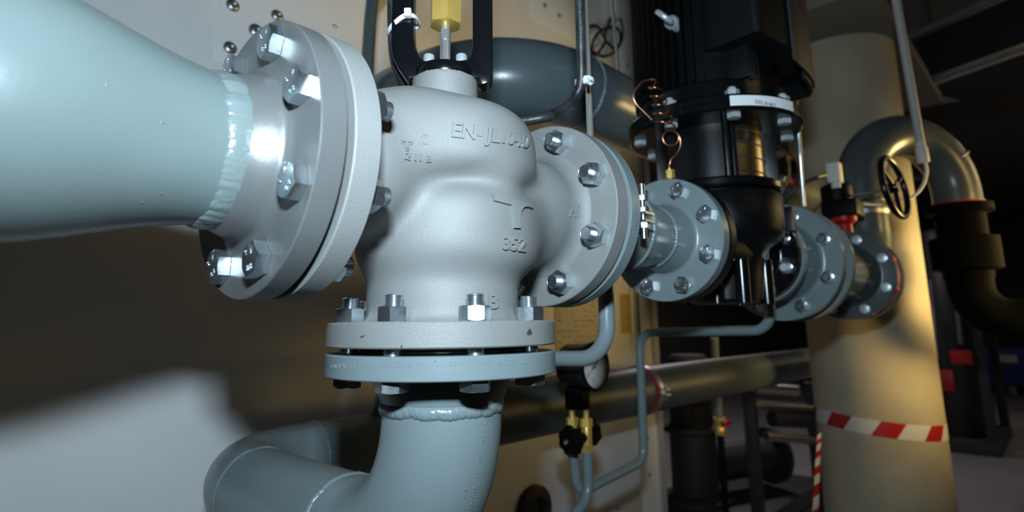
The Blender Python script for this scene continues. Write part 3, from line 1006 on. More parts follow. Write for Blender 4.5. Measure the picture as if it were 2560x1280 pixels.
# frequency drive on the motor side
poly = [(540, -50), (533, -113), (530, -140), (537, -149), (618, -161), (630, -163), (703, -162), (745, -158), (778, -151), (800, -140), (806, -60), (720, -30), (600, -30)]
mb = MB(); mb.prism(poly, (0, 0, 0), X, Y, Z, 331, 900)
drv = mb.build('drive_housing', 'drive', pump, smooth=30, bevel=4)
mb = MB(); mb.prism([(700, -162), (745, -158), (778, -151), (800, -140), (806, -62), (797, -60), (791, -134), (774, -143), (744, -150), (700, -154)], (0, 0, 0), X, Y, Z, 298, 335); mb.build('drive_skirt', 'drive', pump, bevel=1.5)
mb = MB(); mb.prism([(628, -163.5), (703, -162.5), (745, -158.5), (778, -151.5), (800, -140.5), (803, -143), (780, -155), (745, -162.5), (703, -166.5), (628, -167.5)], (0, 0, 0), X, Y, Z, 308, 900); mb.build('drive_cover', 'drivecover', pump, bevel=1)
mb = MB(); mb.box((690, -167.5, 470), (34, 2, 80)); mb.build('drive_window', 'goldfoil', drv)
for i in range(10):
    mb = MB(); mb.box((566+i*14.5, -84, 303), (6, 60, 56)); mb.build('heat_sink_fin', 'drive', pump, bevel=1)
mb = MB(); mb.box((634, -74, 314), (130, 40, 36)); mb.build('heat_sink_core', 'drive', pump)

# ================================================================== capillary with brass fitting
cp = thing('capillary_tube', 'coiled copper capillary tube in brass fitting on the pump inlet flange', 'tube', (462, 0, 97))
D_ = .001
pxs = [(1674, 418), (1676, 402), (1684, 392), (1693, 383), (1700, 368), (1701, 350), (1694, 334)]
path = [at(x, y, 985) for x, y in pxs]
# one loop facing out, then the helix climbing up the motor side
for i in range(1, 20):
    a = -1.35-2*math.pi*1.12*i/20
    path.append(at(1677+20*math.cos(a), 345+19*math.sin(a), 985-i*.25))
for i in range(0, 100):
    t = i/99; a = .4-2*math.pi*4.75*t
    cx = 1664+(1638-1664)*t; cy = 318+(216-318)*t
    path.append(at(cx+(23-5*t)*math.cos(a), cy+6*math.sin(a), 982+13*math.sin(a)))
path += [at(x, y, 985) for x, y in ((1640, 202), (1625, 199), (1607, 204), (1590, 222), (1583, 243), (1592, 262), (1606, 276), (1630, 300))]
mb = MB(); mb.tube(smooth_path(path, 3), 1.45, 8); mb.build('copper_coil', 'copper', cp, smooth=60)
mb = MB(); mb.revolve([(2.6, 0), (3.2, 4), (3.2, 14), (1.6, 18)], at(1675, 437, 985), at(1673, 410, 985)-at(1675, 437, 985), 14); mb.build('copper_sleeve', 'copper', cp)
bp0 = at(1676, 450, 982); bp1 = at(1675, 428, 982)
mb = MB(); hex_solid(mb, 13.5, 0, 15, True, True)
me = mb.local('brass_nut', 'brass', 25); link('brass_nut', me, place(at(1676, 447, 984), Z, .3), cp)
mb = MB(); mb.revolve([(3.2, -16), (3.2, 2)], at(1676, 447, 984), Z, 12); mb.build('brass_stem', 'brass', cp)

# ================================================================== pump outlet: expander, check valve, dark pipe
ex = thing('expander_pipe', 'blue-grey pipe widening from the pump outlet to a large bolted flange', 'pipe', (900, 0, -127))
flange(ex, (820, 0, 0), X, 94, 18, fillet(64, 18, 56, 24), 'paint', rf=66)
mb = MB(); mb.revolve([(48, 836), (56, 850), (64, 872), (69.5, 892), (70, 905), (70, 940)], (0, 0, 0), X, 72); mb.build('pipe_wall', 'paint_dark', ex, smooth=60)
flange(ex, (976, 0, 0), -X, 127, 22, fillet(96, 22, 84, 30)+[(71, 60), (70, 66)], 'paint', rf=94)
B16 = bolt_mesh(16, 24, 10, 120, False, 'stud')
def stud_mesh():
    mb = MB(); mb.revolve(thread_prof(8, -130, 22), (0, 0, 0), Z, 16); return mb.local('stud_bolt', 'zinc', 35)
STUD = stud_mesh()
for i in range(8):
    a = math.radians(22.5+45*i); c = V3(954, 104*math.cos(a), 104*math.sin(a))
    s_ = link('stud_bolt', STUD, place(c, -X, .2*i), ex)
    link('hex_nut', NUT16, place(c, -X, .3*i), s_)
    link('hex_nut', NUT16, place(c+V3(96, 0, 0), X, .3*i), s_)
for i in range(8):
    a = math.radians(22.5+45*i); c = V3(796, 74*math.cos(a), 74*math.sin(a))
    s_ = link('hex_bolt', BOLT16S, place(c+V3(42, 0, 0), X, .2*i), ex)
    link('hex_nut', NUT16, place(c, -X, .3*i), s_)
mb = MB(); mb.revolve([(0, 979), (92, 979), (92, 985), (98, 990), (98, 1018), (92, 1023), (0, 1023)], (0, 0, 0), X, 64)
tag(mb.build('check_valve', 'paint_dark', None), 'dark wafer check valve squeezed between the two large flanges right of the pump', 'valve')
dp = thing('flanged_pipe', 'dark grey flanged pipe between the large flange pair and the butterfly valve', 'pipe', (1260, 0, -127))
flange(dp, (1026, 0, 0), X, 128, 22, fillet(96, 22, 84, 30)+[(71, 60), (70, 66)], 'paint', rf=94)
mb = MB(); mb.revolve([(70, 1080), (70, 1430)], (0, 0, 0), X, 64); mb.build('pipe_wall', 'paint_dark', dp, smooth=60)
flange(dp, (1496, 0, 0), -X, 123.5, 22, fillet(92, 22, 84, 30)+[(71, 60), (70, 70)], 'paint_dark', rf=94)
for i in range(8):
    a = math.radians(22.5+45*i); c = V3(1474, 104*math.cos(a), 104*math.sin(a))
    link('hex_bolt', BOLT16S, place(c, -X, .3*i), dp)

# ================================================================== butterfly valve with gearbox and handwheel
bf = thing('butterfly_valve', 'red butterfly valve with black gearbox and handwheel in front of the concrete column', 'valve', (1525, 0, -124))
mb = MB(); mb.revolve([(0, 1500), (112, 1500), (118, 1506), (118, 1546), (112, 1552), (0, 1552)], (0, 0, 0), X, 64); mb.build('valve_body', 'red', bf, smooth=30)
for i in range(8):
    a = math.radians(22.5+45*i)
    mb = MB(); mb.revolve([(15, 1500), (15, 1552)], (0, 106*math.cos(a), 106*math.sin(a)), X, 20); mb.build('lug', 'red', bf)
mb = MB(); mb.revolve([(22, 110), (20, 150), (34, 160), (34, 172), (0, 172)], (1526, 0, 0), Z, 24); mb.build('neck', 'red', bf)
mb = MB(); mb.box((1526, 0, 196), (86, 96, 48)); gb = mb.build('gearbox', 'blackmatte', bf, bevel=8)
mb = MB(); mb.revolve([(0, 218), (40, 218), (42, 224), (42, 262), (38, 268), (0, 268)], (1520, 10, 0), Z, 36); mb.build('gearbox_cap', 'blackmatte', bf, smooth=30)
w0, w1 = hit(2112, 494, 'x', 1515), hit(2214, 474, 'x', 1500)
mb = MB(); mb.tube([w0, w1], 4.2, 12); mb.build('shaft', 'zinc_dull', bf, smooth=60)
hw = hit(2236, 468, 'x', 1500); ha = (w1-w0)/np.linalg.norm(w1-w0)
ha = V3(-.13, -.985, .10); ha /= np.linalg.norm(ha)
u_, v_, _ = frame(ha)
mb = MB(); mb.tube(arc(hw, u_, v_, 85, 0, 2*math.pi, 40), 8.5, 14, caps=False)
wh = mb.build('handwheel_rim', 'black', bf, smooth=60)
for k in range(3):
    a = 2*math.pi*k/3+.5
    mb = MB(); mb.tube([hw, hw+(u_*math.cos(a)+v_*math.sin(a))*85], 6.5, 10); mb.build('handwheel_spoke', 'black', wh, smooth=60)
mb = MB(); mb.revolve([(0, -16), (15, -16), (17, 0), (13, 10), (0, 10)], hw, ha, 20); mb.build('handwheel_hub', 'black', wh)
bs = thing('limit_switch_box', 'small pale grey switch box with brass gland on top of the gearbox', 'box', hit(2090, 465, 'y', 10))
c = hit(2087, 433, 'y', 0)
mb = MB(); mb.box(c, (38, 34, 58)); mb.build('housing', 'white', bs, bevel=3)
mb = MB(); mb.revolve([(13, -46), (13, -26)], c, Z, 16); mb.build('foot', 'white', bs)
mb = MB(); mb.tube([c+V3(-10, 16, -4), c+V3(-14, 40, -6)], 8, 12); mb.build('cable_gland', 'brass', bs)
mb = MB(); mb.tube(smooth_path([c+V3(-14, 38, -6), c+V3(-16, 80, -18), c+V3(-18, 140, -60), c+V3(0, 230, -150), c+V3(60, 300, -230)], 6), 6, 10); mb.build('lead', 'cable', bs)

# ================================================================== riser with its return bend
rs = thing('riser_pipe', 'grey pipe rising beside the column and arching over in a wide return bend', 'pipe', (1770, 0, -70))
legb = at(2388, 470, 2010)
leg2 = V3(legb[0], legb[1], 0)
dirn = leg2-V3(1770, 0, 0); span = np.linalg.norm(dirn); dirn /= span
flange(rs, (1556, 0, 0), X, 123.5, 22, fillet(92, 22, 84, 30)+[(71, 50), (70, 56)], 'paint_dark', rf=94)
ztop = hit(2260, 308, 'y', (leg2[1])/2)[2]
zc = 298.0
path = bend_path([(1600, 0, 0), (1770, 0, 0), (1770, 0, zc)], 160, 14)
path += arc(V3(1770, 0, zc)+dirn*span/2, -dirn, Z, span/2, .05, math.pi, 30)
path += [leg2+V3(0, 0, zc-44)]
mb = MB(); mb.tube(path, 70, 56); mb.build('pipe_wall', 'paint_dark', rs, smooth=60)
mb = MB(); mb.revolve([(96, zc-44), (96, zc-70), (72, zc-76), (72, zc-150), (98, zc-156), (98, zc-260), (70, zc-268), (70, zc-290)], leg2*V3(1, 1, 0), Z, 40); mb.build('black_valve_leg', 'deepblack', rs, smooth=40)
mb = MB(); mb.tube(bend_path([leg2+V3(0, 0, zc-280), leg2+V3(0, 0, -130), leg2+V3(420, -1400, -130)], 110, 12), 66, 36); mb.build('black_pipe', 'deepblack', rs, smooth=60)
seam(V3(1770, 0, 250), Z, 70, 10, rs, 'weld', .5, 2.4, seed=21)
seam(V3(1770, 0, zc)+dirn*span*.93+V3(0, 0, span*.30), -Z+dirn*.45, 70, 8, rs, 'weld', .5, 2.0, seed=22)
mb = MB(); mb.ring([(70, -10), (76, -10), (76, 10), (70, 10)], leg2+V3(0, 0, zc-44), Z, 48); mb.build('red_ring', 'redrub', rs)
mb = MB(); mb.ring([(70.3, -7), (72.6, -7), (72.6, 7), (70.3, 7)], (1770, 0, 214), Z, 48); mb.build('clamp_band', 'zinc_dull', rs)

# ================================================================== upper pipe with elbow to the wall
up = thing('upper_pipe', 'big dark blue-grey pipe with an elbow behind the valve yoke', 'pipe', (575, 255, 278))
UY, UZ, UR = 255.0, 358.0, 80.0
path = bend_path([(1520, UY, UZ), (570-216, UY, UZ), (570-216, 792, UZ)], 216, 24)
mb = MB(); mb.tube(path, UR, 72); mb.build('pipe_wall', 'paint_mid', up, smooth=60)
seam((572, UY, UZ), X, UR, 10, up, 'weld', .5, 2.2, seed=31)
seam((570-216, UY+216, UZ), Y, UR, 10, up, 'weld', .5, 2.2, seed=32)
flange(up, (1550, UY, UZ), -X, 116, 24, fillet(104, 24, 92, 32)+[(81, 50), (80, 56)], 'paint_dark', rf=100)
for i in range(8):
    a = math.radians(22.5+45*i); c = V3(1526, UY+100*math.cos(a), UZ+100*math.sin(a))
    link('hex_bolt', BOLT16S, place(c, -X, .3*i), up)
ub = thing('butterfly_valve', 'red-lugged valve body behind the upper pipe flange right of the pump lantern', 'valve', (1620, UY, UZ-120))
mb = MB(); mb.revolve([(0, 1554), (100, 1554), (102, 1560), (102, 1600), (100, 1606), (0, 1606)], (0, UY, UZ), X, 56); mb.build('valve_body', 'blackmatte', ub)
for i in range(8):
    a = math.radians(22.5+45*i)
    mb = MB(); mb.revolve([(0, 1556), (14, 1556), (16, 1564), (16, 1602), (0, 1604)], (0, UY+103*math.cos(a), UZ+103*math.sin(a)), X, 20); mb.build('lug', 'red', ub)
uf = thing('upper_outlet_pipe', 'dark pipe flange behind the red-lugged valve, continuing away', 'pipe', (1700, UY, UZ-125))
flange(uf, (1610, UY, UZ), X, 116, 24, fillet(104, 24, 92, 32)+[(81, 50), (80, 56)], 'paint_dark', rf=100)
mb = MB(); mb.tube([(1660, UY, UZ), (2010, UY, UZ)], 80, 48); mb.build('pipe_wall', 'paint_dark', uf, smooth=60)

# ================================================================== cables, ties, conduits, rods
cb = [at(1449, -60, 770), at(1449, 0, 770), at(1452, 100, 772), at(1453, 200, 775), at(1441, 238, 778), at(1415, 268, 770), at(1380, 286, 755), at(1330, 299, 740),
      V3(70, 150, 112), V3(10, 118, 104), V3(-34, 72, 104), at(1020, 226, 650), at(1000, 188, 648), at(988, 140, 645), at(984, 80, 643), at(983, 0, 643), at(982, -60, 643)]
mb = MB(); mb.tube(smooth_path(cb, 8), 6.6, 16)
tag(mb.build('actuator_cable', 'cable', None, smooth=60), 'black flexible cable running up the yoke and along the hanger rod', 'cable')


def tie(name_label, c, ax, rx, ry, tilt=None):
    t = thing('cable_tie', name_label, 'cable tie', c)
    u, v, w = frame(ax)
    if tilt is not None: u, v = tilt
    pts = [c+u*rx*math.copysign(abs(math.cos(a))**.7, math.cos(a))+v*ry*math.copysign(abs(math.sin(a))**.7, math.sin(a)) for a in np.linspace(0, 2*math.pi, 33)]
    mb = MB(); vs = []; fs = []
    cc = np.mean(pts[:-1], axis=0)
    for p in pts[:-1]:
        o = (p-cc)/np.linalg.norm(p-cc)
        for a, b in ((0, -2.6), (1.4, -2.6), (1.4, 2.6), (0, 2.6)): vs.append(p+o*a+w*b)
    n = len(pts)-1
    for i in range(n):
        j = (i+1) % n
        for q in range(4): fs.append((i*4+q, j*4+q, j*4+(q+1) % 4, i*4+(q+1) % 4))
    mb.add(vs, fs); mb.build('strap', 'white_nylon', t, smooth=40)
    return t, u, v, w


t = thing('cable_tie', 'white cable tie strapping the black cable to the left yoke arm', 'cable tie', at(1010, 60, 640))
sp0 = [(969, 86, 644), (973, 75, 633), (984, 61, 625), (1002, 45, 622.5), (1018, 38, 622.5), (1032, 39, 623.5), (1044, 47, 633), (1047, 58, 643), (1044, 66, 655), (1015, 80, 664), (985, 92, 660), (973, 92, 653)]
pts = smooth_path([at(*q) for q in sp0]+[at(*sp0[0])], 5)[:-1]
mb = MB(); vs = []; fs = []; n = len(pts); cc_ = np.mean(pts, axis=0)
axn = np.cross(pts[n//3]-cc_, pts[0]-cc_); axn /= np.linalg.norm(axn)
for p in pts:
    o_ = p-cc_; o_ /= np.linalg.norm(o_)
    for a_, b_ in ((-.6, -2.6), (.8, -2.6), (.8, 2.6), (-.6, 2.6)): vs.append(p+o_*a_+axn*b_)
for i in range(n):
    j = (i+1) % n
    for q in range(4): fs.append((i*4+q, j*4+q, j*4+(q+1) % 4, i*4+(q+1) % 4))
mb.add(vs, fs); mb.build('strap', 'white_nylon', t, smooth=40)
mb = MB(); mb.box(at(1020, 33, 621), (7.5, 7.5, 9), np.stack([ye, yn, Z], 1)); mb.build('tie_head', 'white_nylon', t, bevel=1.2)
t, u, v, w = tie('white cable tie binding the black cable to the hanger rod', at(1461, 204, 778), Z*1.+X*.12, 11.5, 8, None)
mb = MB(); mb.box(at(1466, 203, 766), (7, 7, 7)); mb.build('tie_head', 'white_nylon', t, bevel=1.2)
mb = MB(); mb.tube([at(1468, 205, 765), at(1478, 210, 768)], 2.2, 8); mb.build('tie_tail', 'white_nylon', t)

# slim riser at the far left behind the valve flange
mb = MB(); mb.tube(bend_path([hit(916, 210, 'y', 560), hit(925, 60, 'y', 560), hit(932, -10, 'y', 560), hit(990, -90, 'y', 560)], [60, 60], 8), 13.4, 24)
tag(mb.build('slim_riser_tube', 'paint_dark', None, smooth=60), 'slim dark grey tube standing against the cabinet left of the yoke', 'tube')
mb = MB(); mb.tube(bend_path([(214, 560, 300), (216, 560, 240), (230, 560, 100), (260, 560, -280)], 40, 6), 13.4, 20)

# tube from the pump outlet to the gauge, with bends
t2 = bend_path([(876, 0, -60), (876, 0, -146), (876, 312, -150), (876, 316, -442), (652, 332, -470), (640, 334, -445), (632, 334, -385)], [38, 36, 34, 24, 30], 10)
mb = MB(); mb.tube(t2, 10.2, 22)
tag(mb.build('impulse_tube', 'paint', None, smooth=60), 'blue-grey impulse tube stepping down from the pump outlet to the gauge valves', 'tube')
t3 = bend_path([(641, 304, -384), (641, 304, -472), (470, 300, -548), (200, 300, -660)], [44, 60], 10)
mb = MB(); mb.tube(t3, 10.2, 22)
tag(mb.build('impulse_tube', 'paint', None, smooth=60), 'blue-grey impulse tube running from the right gauge valve down to the left', 'tube')

# differential gauge on two brass needle valves
gg = thing('pressure_gauge', 'round black pressure gauge with white dial on two brass needle valves', 'gauge', (640, 318, -385))
gc = hit(1477, 916, 'y', 284)
mb = MB(); mb.revolve([(0, -62), (40, -62), (45, -56), (47, 0), (50, 2), (50, 12), (46, 15), (43, 15), (43, 6), (0, 6)], gc, -Y, 64)
mb.build('gauge_case', 'black', gg, smooth=30)
mb = MB(); mb.revolve([(0, 6.2), (43, 6.2), (43, 6.9), (0, 6.9)], gc, -Y, 48); dial = mb.build('dial', 'dial', gg)
ux, uz = X, Z
for i in range(31):
    a = math.radians(225-270*i/30); L = 6 if i % 5 == 0 else 3.4
    mb = MB(); R_ = np.array([[math.cos(a), 0, -math.sin(a)], [0, 1, 0], [math.sin(a), 0, math.cos(a)]])
    mb.box(gc+V3(0, -7.2, 0)+R_@V3(38-L/2, 0, 0), (L, .4, 1.1 if i % 5 == 0 else .6), R_); mb.build('dial_mark', 'dialink', dial, smooth=0)
ang = math.radians(215); R_ = np.array([[math.cos(ang), 0, -math.sin(ang)], [0, 1, 0], [math.sin(ang), 0, math.cos(ang)]])
mb = MB(); mb.box(gc+V3(0, -8.6, 0)+R_@V3(-4, 0, 0), (26, .8, 4), R_); mb.revolve([(0, 0), (4, 0), (4, 3), (0, 3)], gc+V3(0, -7.5, 0), -Y, 16); pt = mb.build('pointer', 'dialink', dial)
mb = MB(); mb.box(gc+V3(0, -8.6, 0)+R_@V3(21, 0, 0), (24, .8, 1.8), R_); mb.build('pointer_tip', 'redink', pt)
for k_, txt in enumerate(('bar',)):
    tm = text_mesh(txt, 9, 'CENTER'); vs = [gc+V3(v.co.x, -7.3, v.co.y-30) for v in tm.vertices]; mb = MB(); mb.add(vs, [tuple(p.vertices) for p in tm.polygons]); mb.build('dial_lettering', 'dialink', dial, smooth=0); bpy.data.meshes.remove(tm)
for k_, (txt, aa) in enumerate((('0', 225), ('1', 171), ('2', 117), ('3', 63), ('4', 9), ('6', -45))):
    tm = text_mesh(txt, 8, 'CENTER'); q = gc+V3(27*math.cos(math.radians(aa)), -7.3, 27*math.sin(math.radians(aa))-3)
    vs = [q+V3(v.co.x, 0, v.co.y) for v in tm.vertices]; mb = MB(); mb.add(vs, [tuple(p.vertices) for p in tm.polygons]); mb.build('dial_lettering', 'dialink', dial, smooth=0); bpy.data.meshes.remove(tm)
mb = MB(); mb.revolve([(0, 12.2), (43.2, 12.2), (43.2, 13.4), (0, 13.4)], gc, -Y, 48); mb.build('gauge_glass', 'glass', gg)
# black body between the case and the valves
mb = MB(); mb.box((gc[0]-4, 318, gc[2]-66), (34, 42, 44)); mb.build('measuring_cell', 'blackmatte', gg, bevel=5)
for (vx, vy, kn) in ((641, 304, V3(-.97, .15, -.05)), (632, 334, V3(.75, -.30, .10))):
    vt = thing('x', 'x', 'x', (vx, vy, -385)) if False else None
    mb = MB(); hex_solid(mb, 23, 0, 16, True, True); me = mb.local('brass_nut', 'brass', 25)
    body_v = MB(); body_v.revolve([(9, -384), (11, -380), (11, -330), (9, -326)], (vx, vy, 0), Z, 20)
    bv = body_v.build('valve_body', 'brass', gg, smooth=30)
    link('brass_nut', me, place((vx, vy, -386), Z, .2), bv)
    link('brass_nut', me, place((vx, vy, -336), Z, .5), bv)
    b = MB(); b.revolve([(6, -326), (6, -300)], (vx, vy, 0), Z, 16); b.build('nipple', 'brass', bv)
    kn = kn/np.linalg.norm(kn); c = V3(vx, vy, -356)
    b = MB(); b.revolve([(8, 4), (11, 14), (11, 26), (14, 28), (14, 34), (9, 36)], c, kn, 18); b.build('bonnet', 'blackmatte', bv)
    def knobfn(a, r, h): return (r*(1+.09*math.cos(7*a)) if r > 16 else r, h)
    b = MB(); b.revolve([(0, 34), (20, 34), (27, 38), (28, 48), (24, 56), (10, 58), (0, 58)], c, kn, 56, fn=knobfn); kb = b.build('knob', 'blackmatte', gg, smooth=40)
    b = MB(); b.revolve([(0, 57), (6, 57), (5, 61), (0, 62)], c, kn, 16); b.build('knob_screw', 'zinc', kb)

# rods and conduit on the right
for lab, a, bb, r, m in (
        ('thin pale blue threaded rod hanging in front of the cable coil', at(1530, 0, 1500), at(1547, 190, 1500), 3.6, 'zinc'),
        ('thin bright threaded rod behind the pump label tape', at(1975, 60, 1450), at(2010, 515, 1450), 4.6, 'zinc')):
    mb = MB(); d_ = (a-bb)/np.linalg.norm(a-bb); top = bb+d_*((2190-bb[2])/d_[2]); mb.tube([top, bb], r, 12)
    tag(mb.build('threaded_rod', m, None, smooth=60), lab, 'rod')
cd = thing('conduit_drop', 'grey conduit pole hanging from the ceiling with a pale cable at its end', 'conduit', at(2310, 410, 1830))
a, bb = at(2240, 0, 1830), at(2303, 372, 1830); d_ = (a-bb)/np.linalg.norm(a-bb)
mb = MB(); mb.tube([bb+d_*((2190-bb[2])/d_[2]), bb], 12.5, 18); mb.build('conduit', 'hose', cd, smooth=60)
mb = MB(); mb.revolve([(17, -44), (17, 0), (14, 6), (12, 30)], bb, d_, 18); mb.build('end_bush', 'white', cd)
mb = MB(); mb.tube(smooth_path([at(2312, 402, 1830), at(2316, 430, 1830), at(2306, 465, 1825), at(2280, 493, 1820), at(2245, 503, 1812), at(2200, 512, 1815), at(2130, 508, 1800)], 8), 5, 10); mb.build('pale_cable', 'white', cd, smooth=60)

# cable coil and trunking at the top of the cabinet
tk = MB(); c0 = hit(1563, 10, 'y', 700); tk.box(c0+V3(0, 60, 190), (44, 60, 460))
tag(tk.build('cable_trunking', 'white', None, bevel=3), 'white trunking end high on the cabinet above the cable coil', 'trunking')
cc = thing('cable_coil', 'black spare cable looped below the white trunking', 'cable', hit(1520, 140, 'y', 690))
def pxp(x, y, d=0): return hit(x, y, 'y', 756+d)
mb = MB()
loop = [(1560, -40), (1545, -10), (1522, 55), (1514, 80), (1512, 105), (1498, 128), (1484, 140), (1479, 126), (1484, 100), (1500, 78), (1522, 68), (1545, 72), (1551, 95), (1545, 118), (1528, 135), (1506, 141), (1490, 133), (1470, 118), (1462, 95), (1468, 72), (1484, 63), (1500, 72), (1514, 100), (1530, 116)]
mb.tube(smooth_path([pxp(x, y, -6*i % 20) for i, (x, y) in enumerate(loop)], 8), 5.5, 10); mb.build('cable_loop', 'cable', cc, smooth=60)
mb = MB(); mb.tube(smooth_path([pxp(1540, 20), pxp(1552, 50, 10), pxp(1557, 80, 16), pxp(1550, 110, 8), pxp(1530, 120)], 8), 5.0, 10); mb.build('cable_loop', 'cable', cc, smooth=60)

# ================================================================== column with barrier tape
cl0 = at(2172, 860, 2330); CR = 216.0
col = MB(); col.revolve([(CR, ZF), (CR, 1000), (0, 1000)], (cl0[0], cl0[1], 0), Z, 72)
colo = tag(col.build('concrete_column', 'concrete', None, smooth=60), 'round fair-faced concrete column behind the pump line', 'column')
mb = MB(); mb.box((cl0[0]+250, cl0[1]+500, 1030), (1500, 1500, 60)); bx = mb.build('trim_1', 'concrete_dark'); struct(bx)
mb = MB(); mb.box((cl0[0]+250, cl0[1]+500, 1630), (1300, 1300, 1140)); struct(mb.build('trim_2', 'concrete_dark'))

bt = thing('barrier_tape', 'red and white striped barrier tape wrapped around the concrete column', 'tape', (cl0[0], cl0[1], -560))
def sdf_col(P): return np.hypot(P[..., 0]-cl0[0], P[..., 1]-cl0[1])-CR
def band(name, x0, x1, shift, m, h):
    ys = lambda x: 1058+(x-2056)*.165+(max(0, x-2240))*-.10
    n = 8; poly = []
    for i in range(n+1):
        x = x0+(x1-x0)*i/n; poly.append((x+shift, ys(x+shift)))
    low = []
    for i in range(n+1):
        x = x0+(x1-x0)*i/n; low.append((x, ys(x)+32))
    quads = [[poly[i], poly[i+1], low[i+1], low[i]] for i in range(n)]
    return emboss(name, flat_bm(quads, maxlen=14), sdf_col, h, m, bt, h0=.1)
# full white band, then red slanted stripes on it
b = MB()
zt = lambda a: 0
def colpt(a, z, r): return V3(cl0[0]+r*math.cos(a), cl0[1]+r*math.sin(a), z)
pL, pR = at(2056, 1072, 2330), at(2318, 1110, 2330)
zA, zB = hit(2185, 1092, 'x', cl0[0]-CR*.8)[2], 0
n = 72; vs = []; fs = []
aC = math.atan2(CAM[1]-cl0[1], CAM[0]-cl0[0])
slope = -22.0
def tz(a):
    s = math.sin(a-aC)            # + is to the left or right on the drum
    return -505.0+slope*s
for i in range(n):
    a = 2*math.pi*i/n
    for r, dz in ((CR+.6, -27), (CR+.6, 27), (CR+1.2, 27), (CR+1.2, -27)): vs.append(colpt(a, tz(a)+dz, r))
for i in range(n):
    j = (i+1) % n
    for q in range(4): fs.append((i*4+q, j*4+q, j*4+(q+1) % 4, i*4+(q+1) % 4))
b.add(vs, fs); b.build('tape_band', 'white', bt, smooth=60)
for k in range(8):
    a0 = 2*math.pi*k/8+.10; wd_ = .36; sh = -.17; vs = []; fs = []; m_ = 8
    b = MB()
    for i in range(m_+1):
        a = a0+wd_*i/m_
        for dz in (-27, -9, 9, 27):
            aa = a-sh*(dz+27)/54; vs.append(colpt(aa, tz(aa)+dz, CR+1.5))
    for i in range(m_):
        for q in range(3): fs.append((i*4+q, (i+1)*4+q, (i+1)*4+q+1, i*4+q+1))
    b.add(vs, fs); b.build('red_stripe', 'red', bt, smooth=60)

# twisted tape end hanging left of the column
ht = thing('hanging_tape', 'twisted red and white tape end hanging down left of the column', 'tape', at(2040, 1280, 2200))
pts = [at(2048, 1085, 2230), at(2047, 1115, 2230), at(2044, 1160, 2225), at(2042, 1215, 2220), at(2038, 1290, 2215), at(2036, 1340, 2215)]
sp_ = smooth_path(pts, 12); n = len(sp_); per = 5
for k in range(0, n-per, per):
    mb = MB(); seg = sp_[k:k+per+1]; vs = []; fs = []
    for i, p in enumerate(seg):
        wdt = 8+6*(k+i)/n
        for a, bq in ((-1, -.1), (1, -.1), (1, .1), (-1, .1)):
            sl = 7*a
            vs.append(p+_r*(a*wdt)+_fw*(bq*6)+V3(0, 0, sl))
    for i in range(len(seg)-1):
        for q in range(4): fs.append((i*4+q, (i+1)*4+q, (i+1)*4+(q+1) % 4, i*4+(q+1) % 4))
    fs += [(3, 2, 1, 0), tuple((len(seg)-1)*4+q for q in range(4))]
    mb.add(vs, fs); mb.build('tape_stripe', 'red' if (k//per) % 2 else 'white', ht, smooth=40)

# ================================================================== far side of the plant room
# galvanised duct with flanged joints hanging on the upper right
dk = thing('ventilation_duct', 'galvanised rectangular ventilation duct with bright flanges hanging at the upper right', 'duct', (4200, -1500, 700))
p0, p1, p2 = at(2300, 78, 3000), at(2560, 22, 2600), at(2352, 208, 3000)
dx = p1-p0; dx[2] = 0; L_ = np.linalg.norm(dx); dx /= L_
dn = np.cross(Z, dx)
if dn@_fw < 0: dn = -dn
h_ = p0[2]-p2[2]
Rd = np.stack([dx, dn, Z], 1)
c = (p0+p2)/2+dn*300
mb = MB(); mb.box(c+dx*900, (2000, 600, h_), Rd); du = mb.build('duct_body', 'darkmachine', dk, bevel=2)
for k in range(9):
    mb = MB(); mb.box(c+dx*900-dn*303+Z*(-h_/2+h_*(k+.5)/9), (1980, 6, 7), Rd); mb.build('stiffening_rib', 'darkmachine', du, bevel=1)
for s_, t_ in ((1, 34), (-1, 26)):
    mb = MB(); mb.box(c+dx*900-dn*310+Z*(s_*(h_/2+6)), (2030, 44, t_), Rd); fr = mb.build('flange_rail', 'galv', dk, bevel=2)
    for q_ in (-1, 1):
        mb = MB(); mb.tube([c-dx*110-dn*338+Z*(s_*(h_/2+6)+q_*16), c+dx*1900-dn*338+Z*(s_*(h_/2+6)+q_*16)], 11, 14); mb.build('rail_highlight_tube', 'steel', fr, smooth=60)  # tubes added to catch a highlight line along the rail
mb = MB(); mb.box(c-dx*110-dn*300, (30, 50, h_+60), Rd); mb.build('end_flange', 'darkmachine', dk, bevel=2)
mb = MB(); mb.box(c-dx*60-dn*150+Z*(h_/2+500), (20, 20, 1000), Rd); mb.build('hanger', 'zinc_dull', dk)
# cable tray lower down
t_ = thing('cable_tray', 'narrow galvanised tray running below the ventilation duct on the right', 'tray', at(2400, 240, 3300))
a, b_ = at(2215, 265, 3600), at(2560, 205, 3300)
d_ = (b_-a); Lt = np.linalg.norm(d_); d_ /= Lt
mb = MB(); n_ = np.cross(Z, d_); n_ /= np.linalg.norm(n_)
Rt = np.stack([d_, n_, np.cross(d_, n_)], 1)
for off in (-1, 1):
    mb = MB(); mb.box((a+b_)/2+n_*off*70, (Lt*1.3, 4, 46), Rt); mb.build('tray_side', 'galv', t_)
mb = MB(); mb.box((a+b_)/2-V3(0, 0, 21), (Lt*1.3, 140, 3), Rt); mb.build('tray_floor', 'galv', t_)

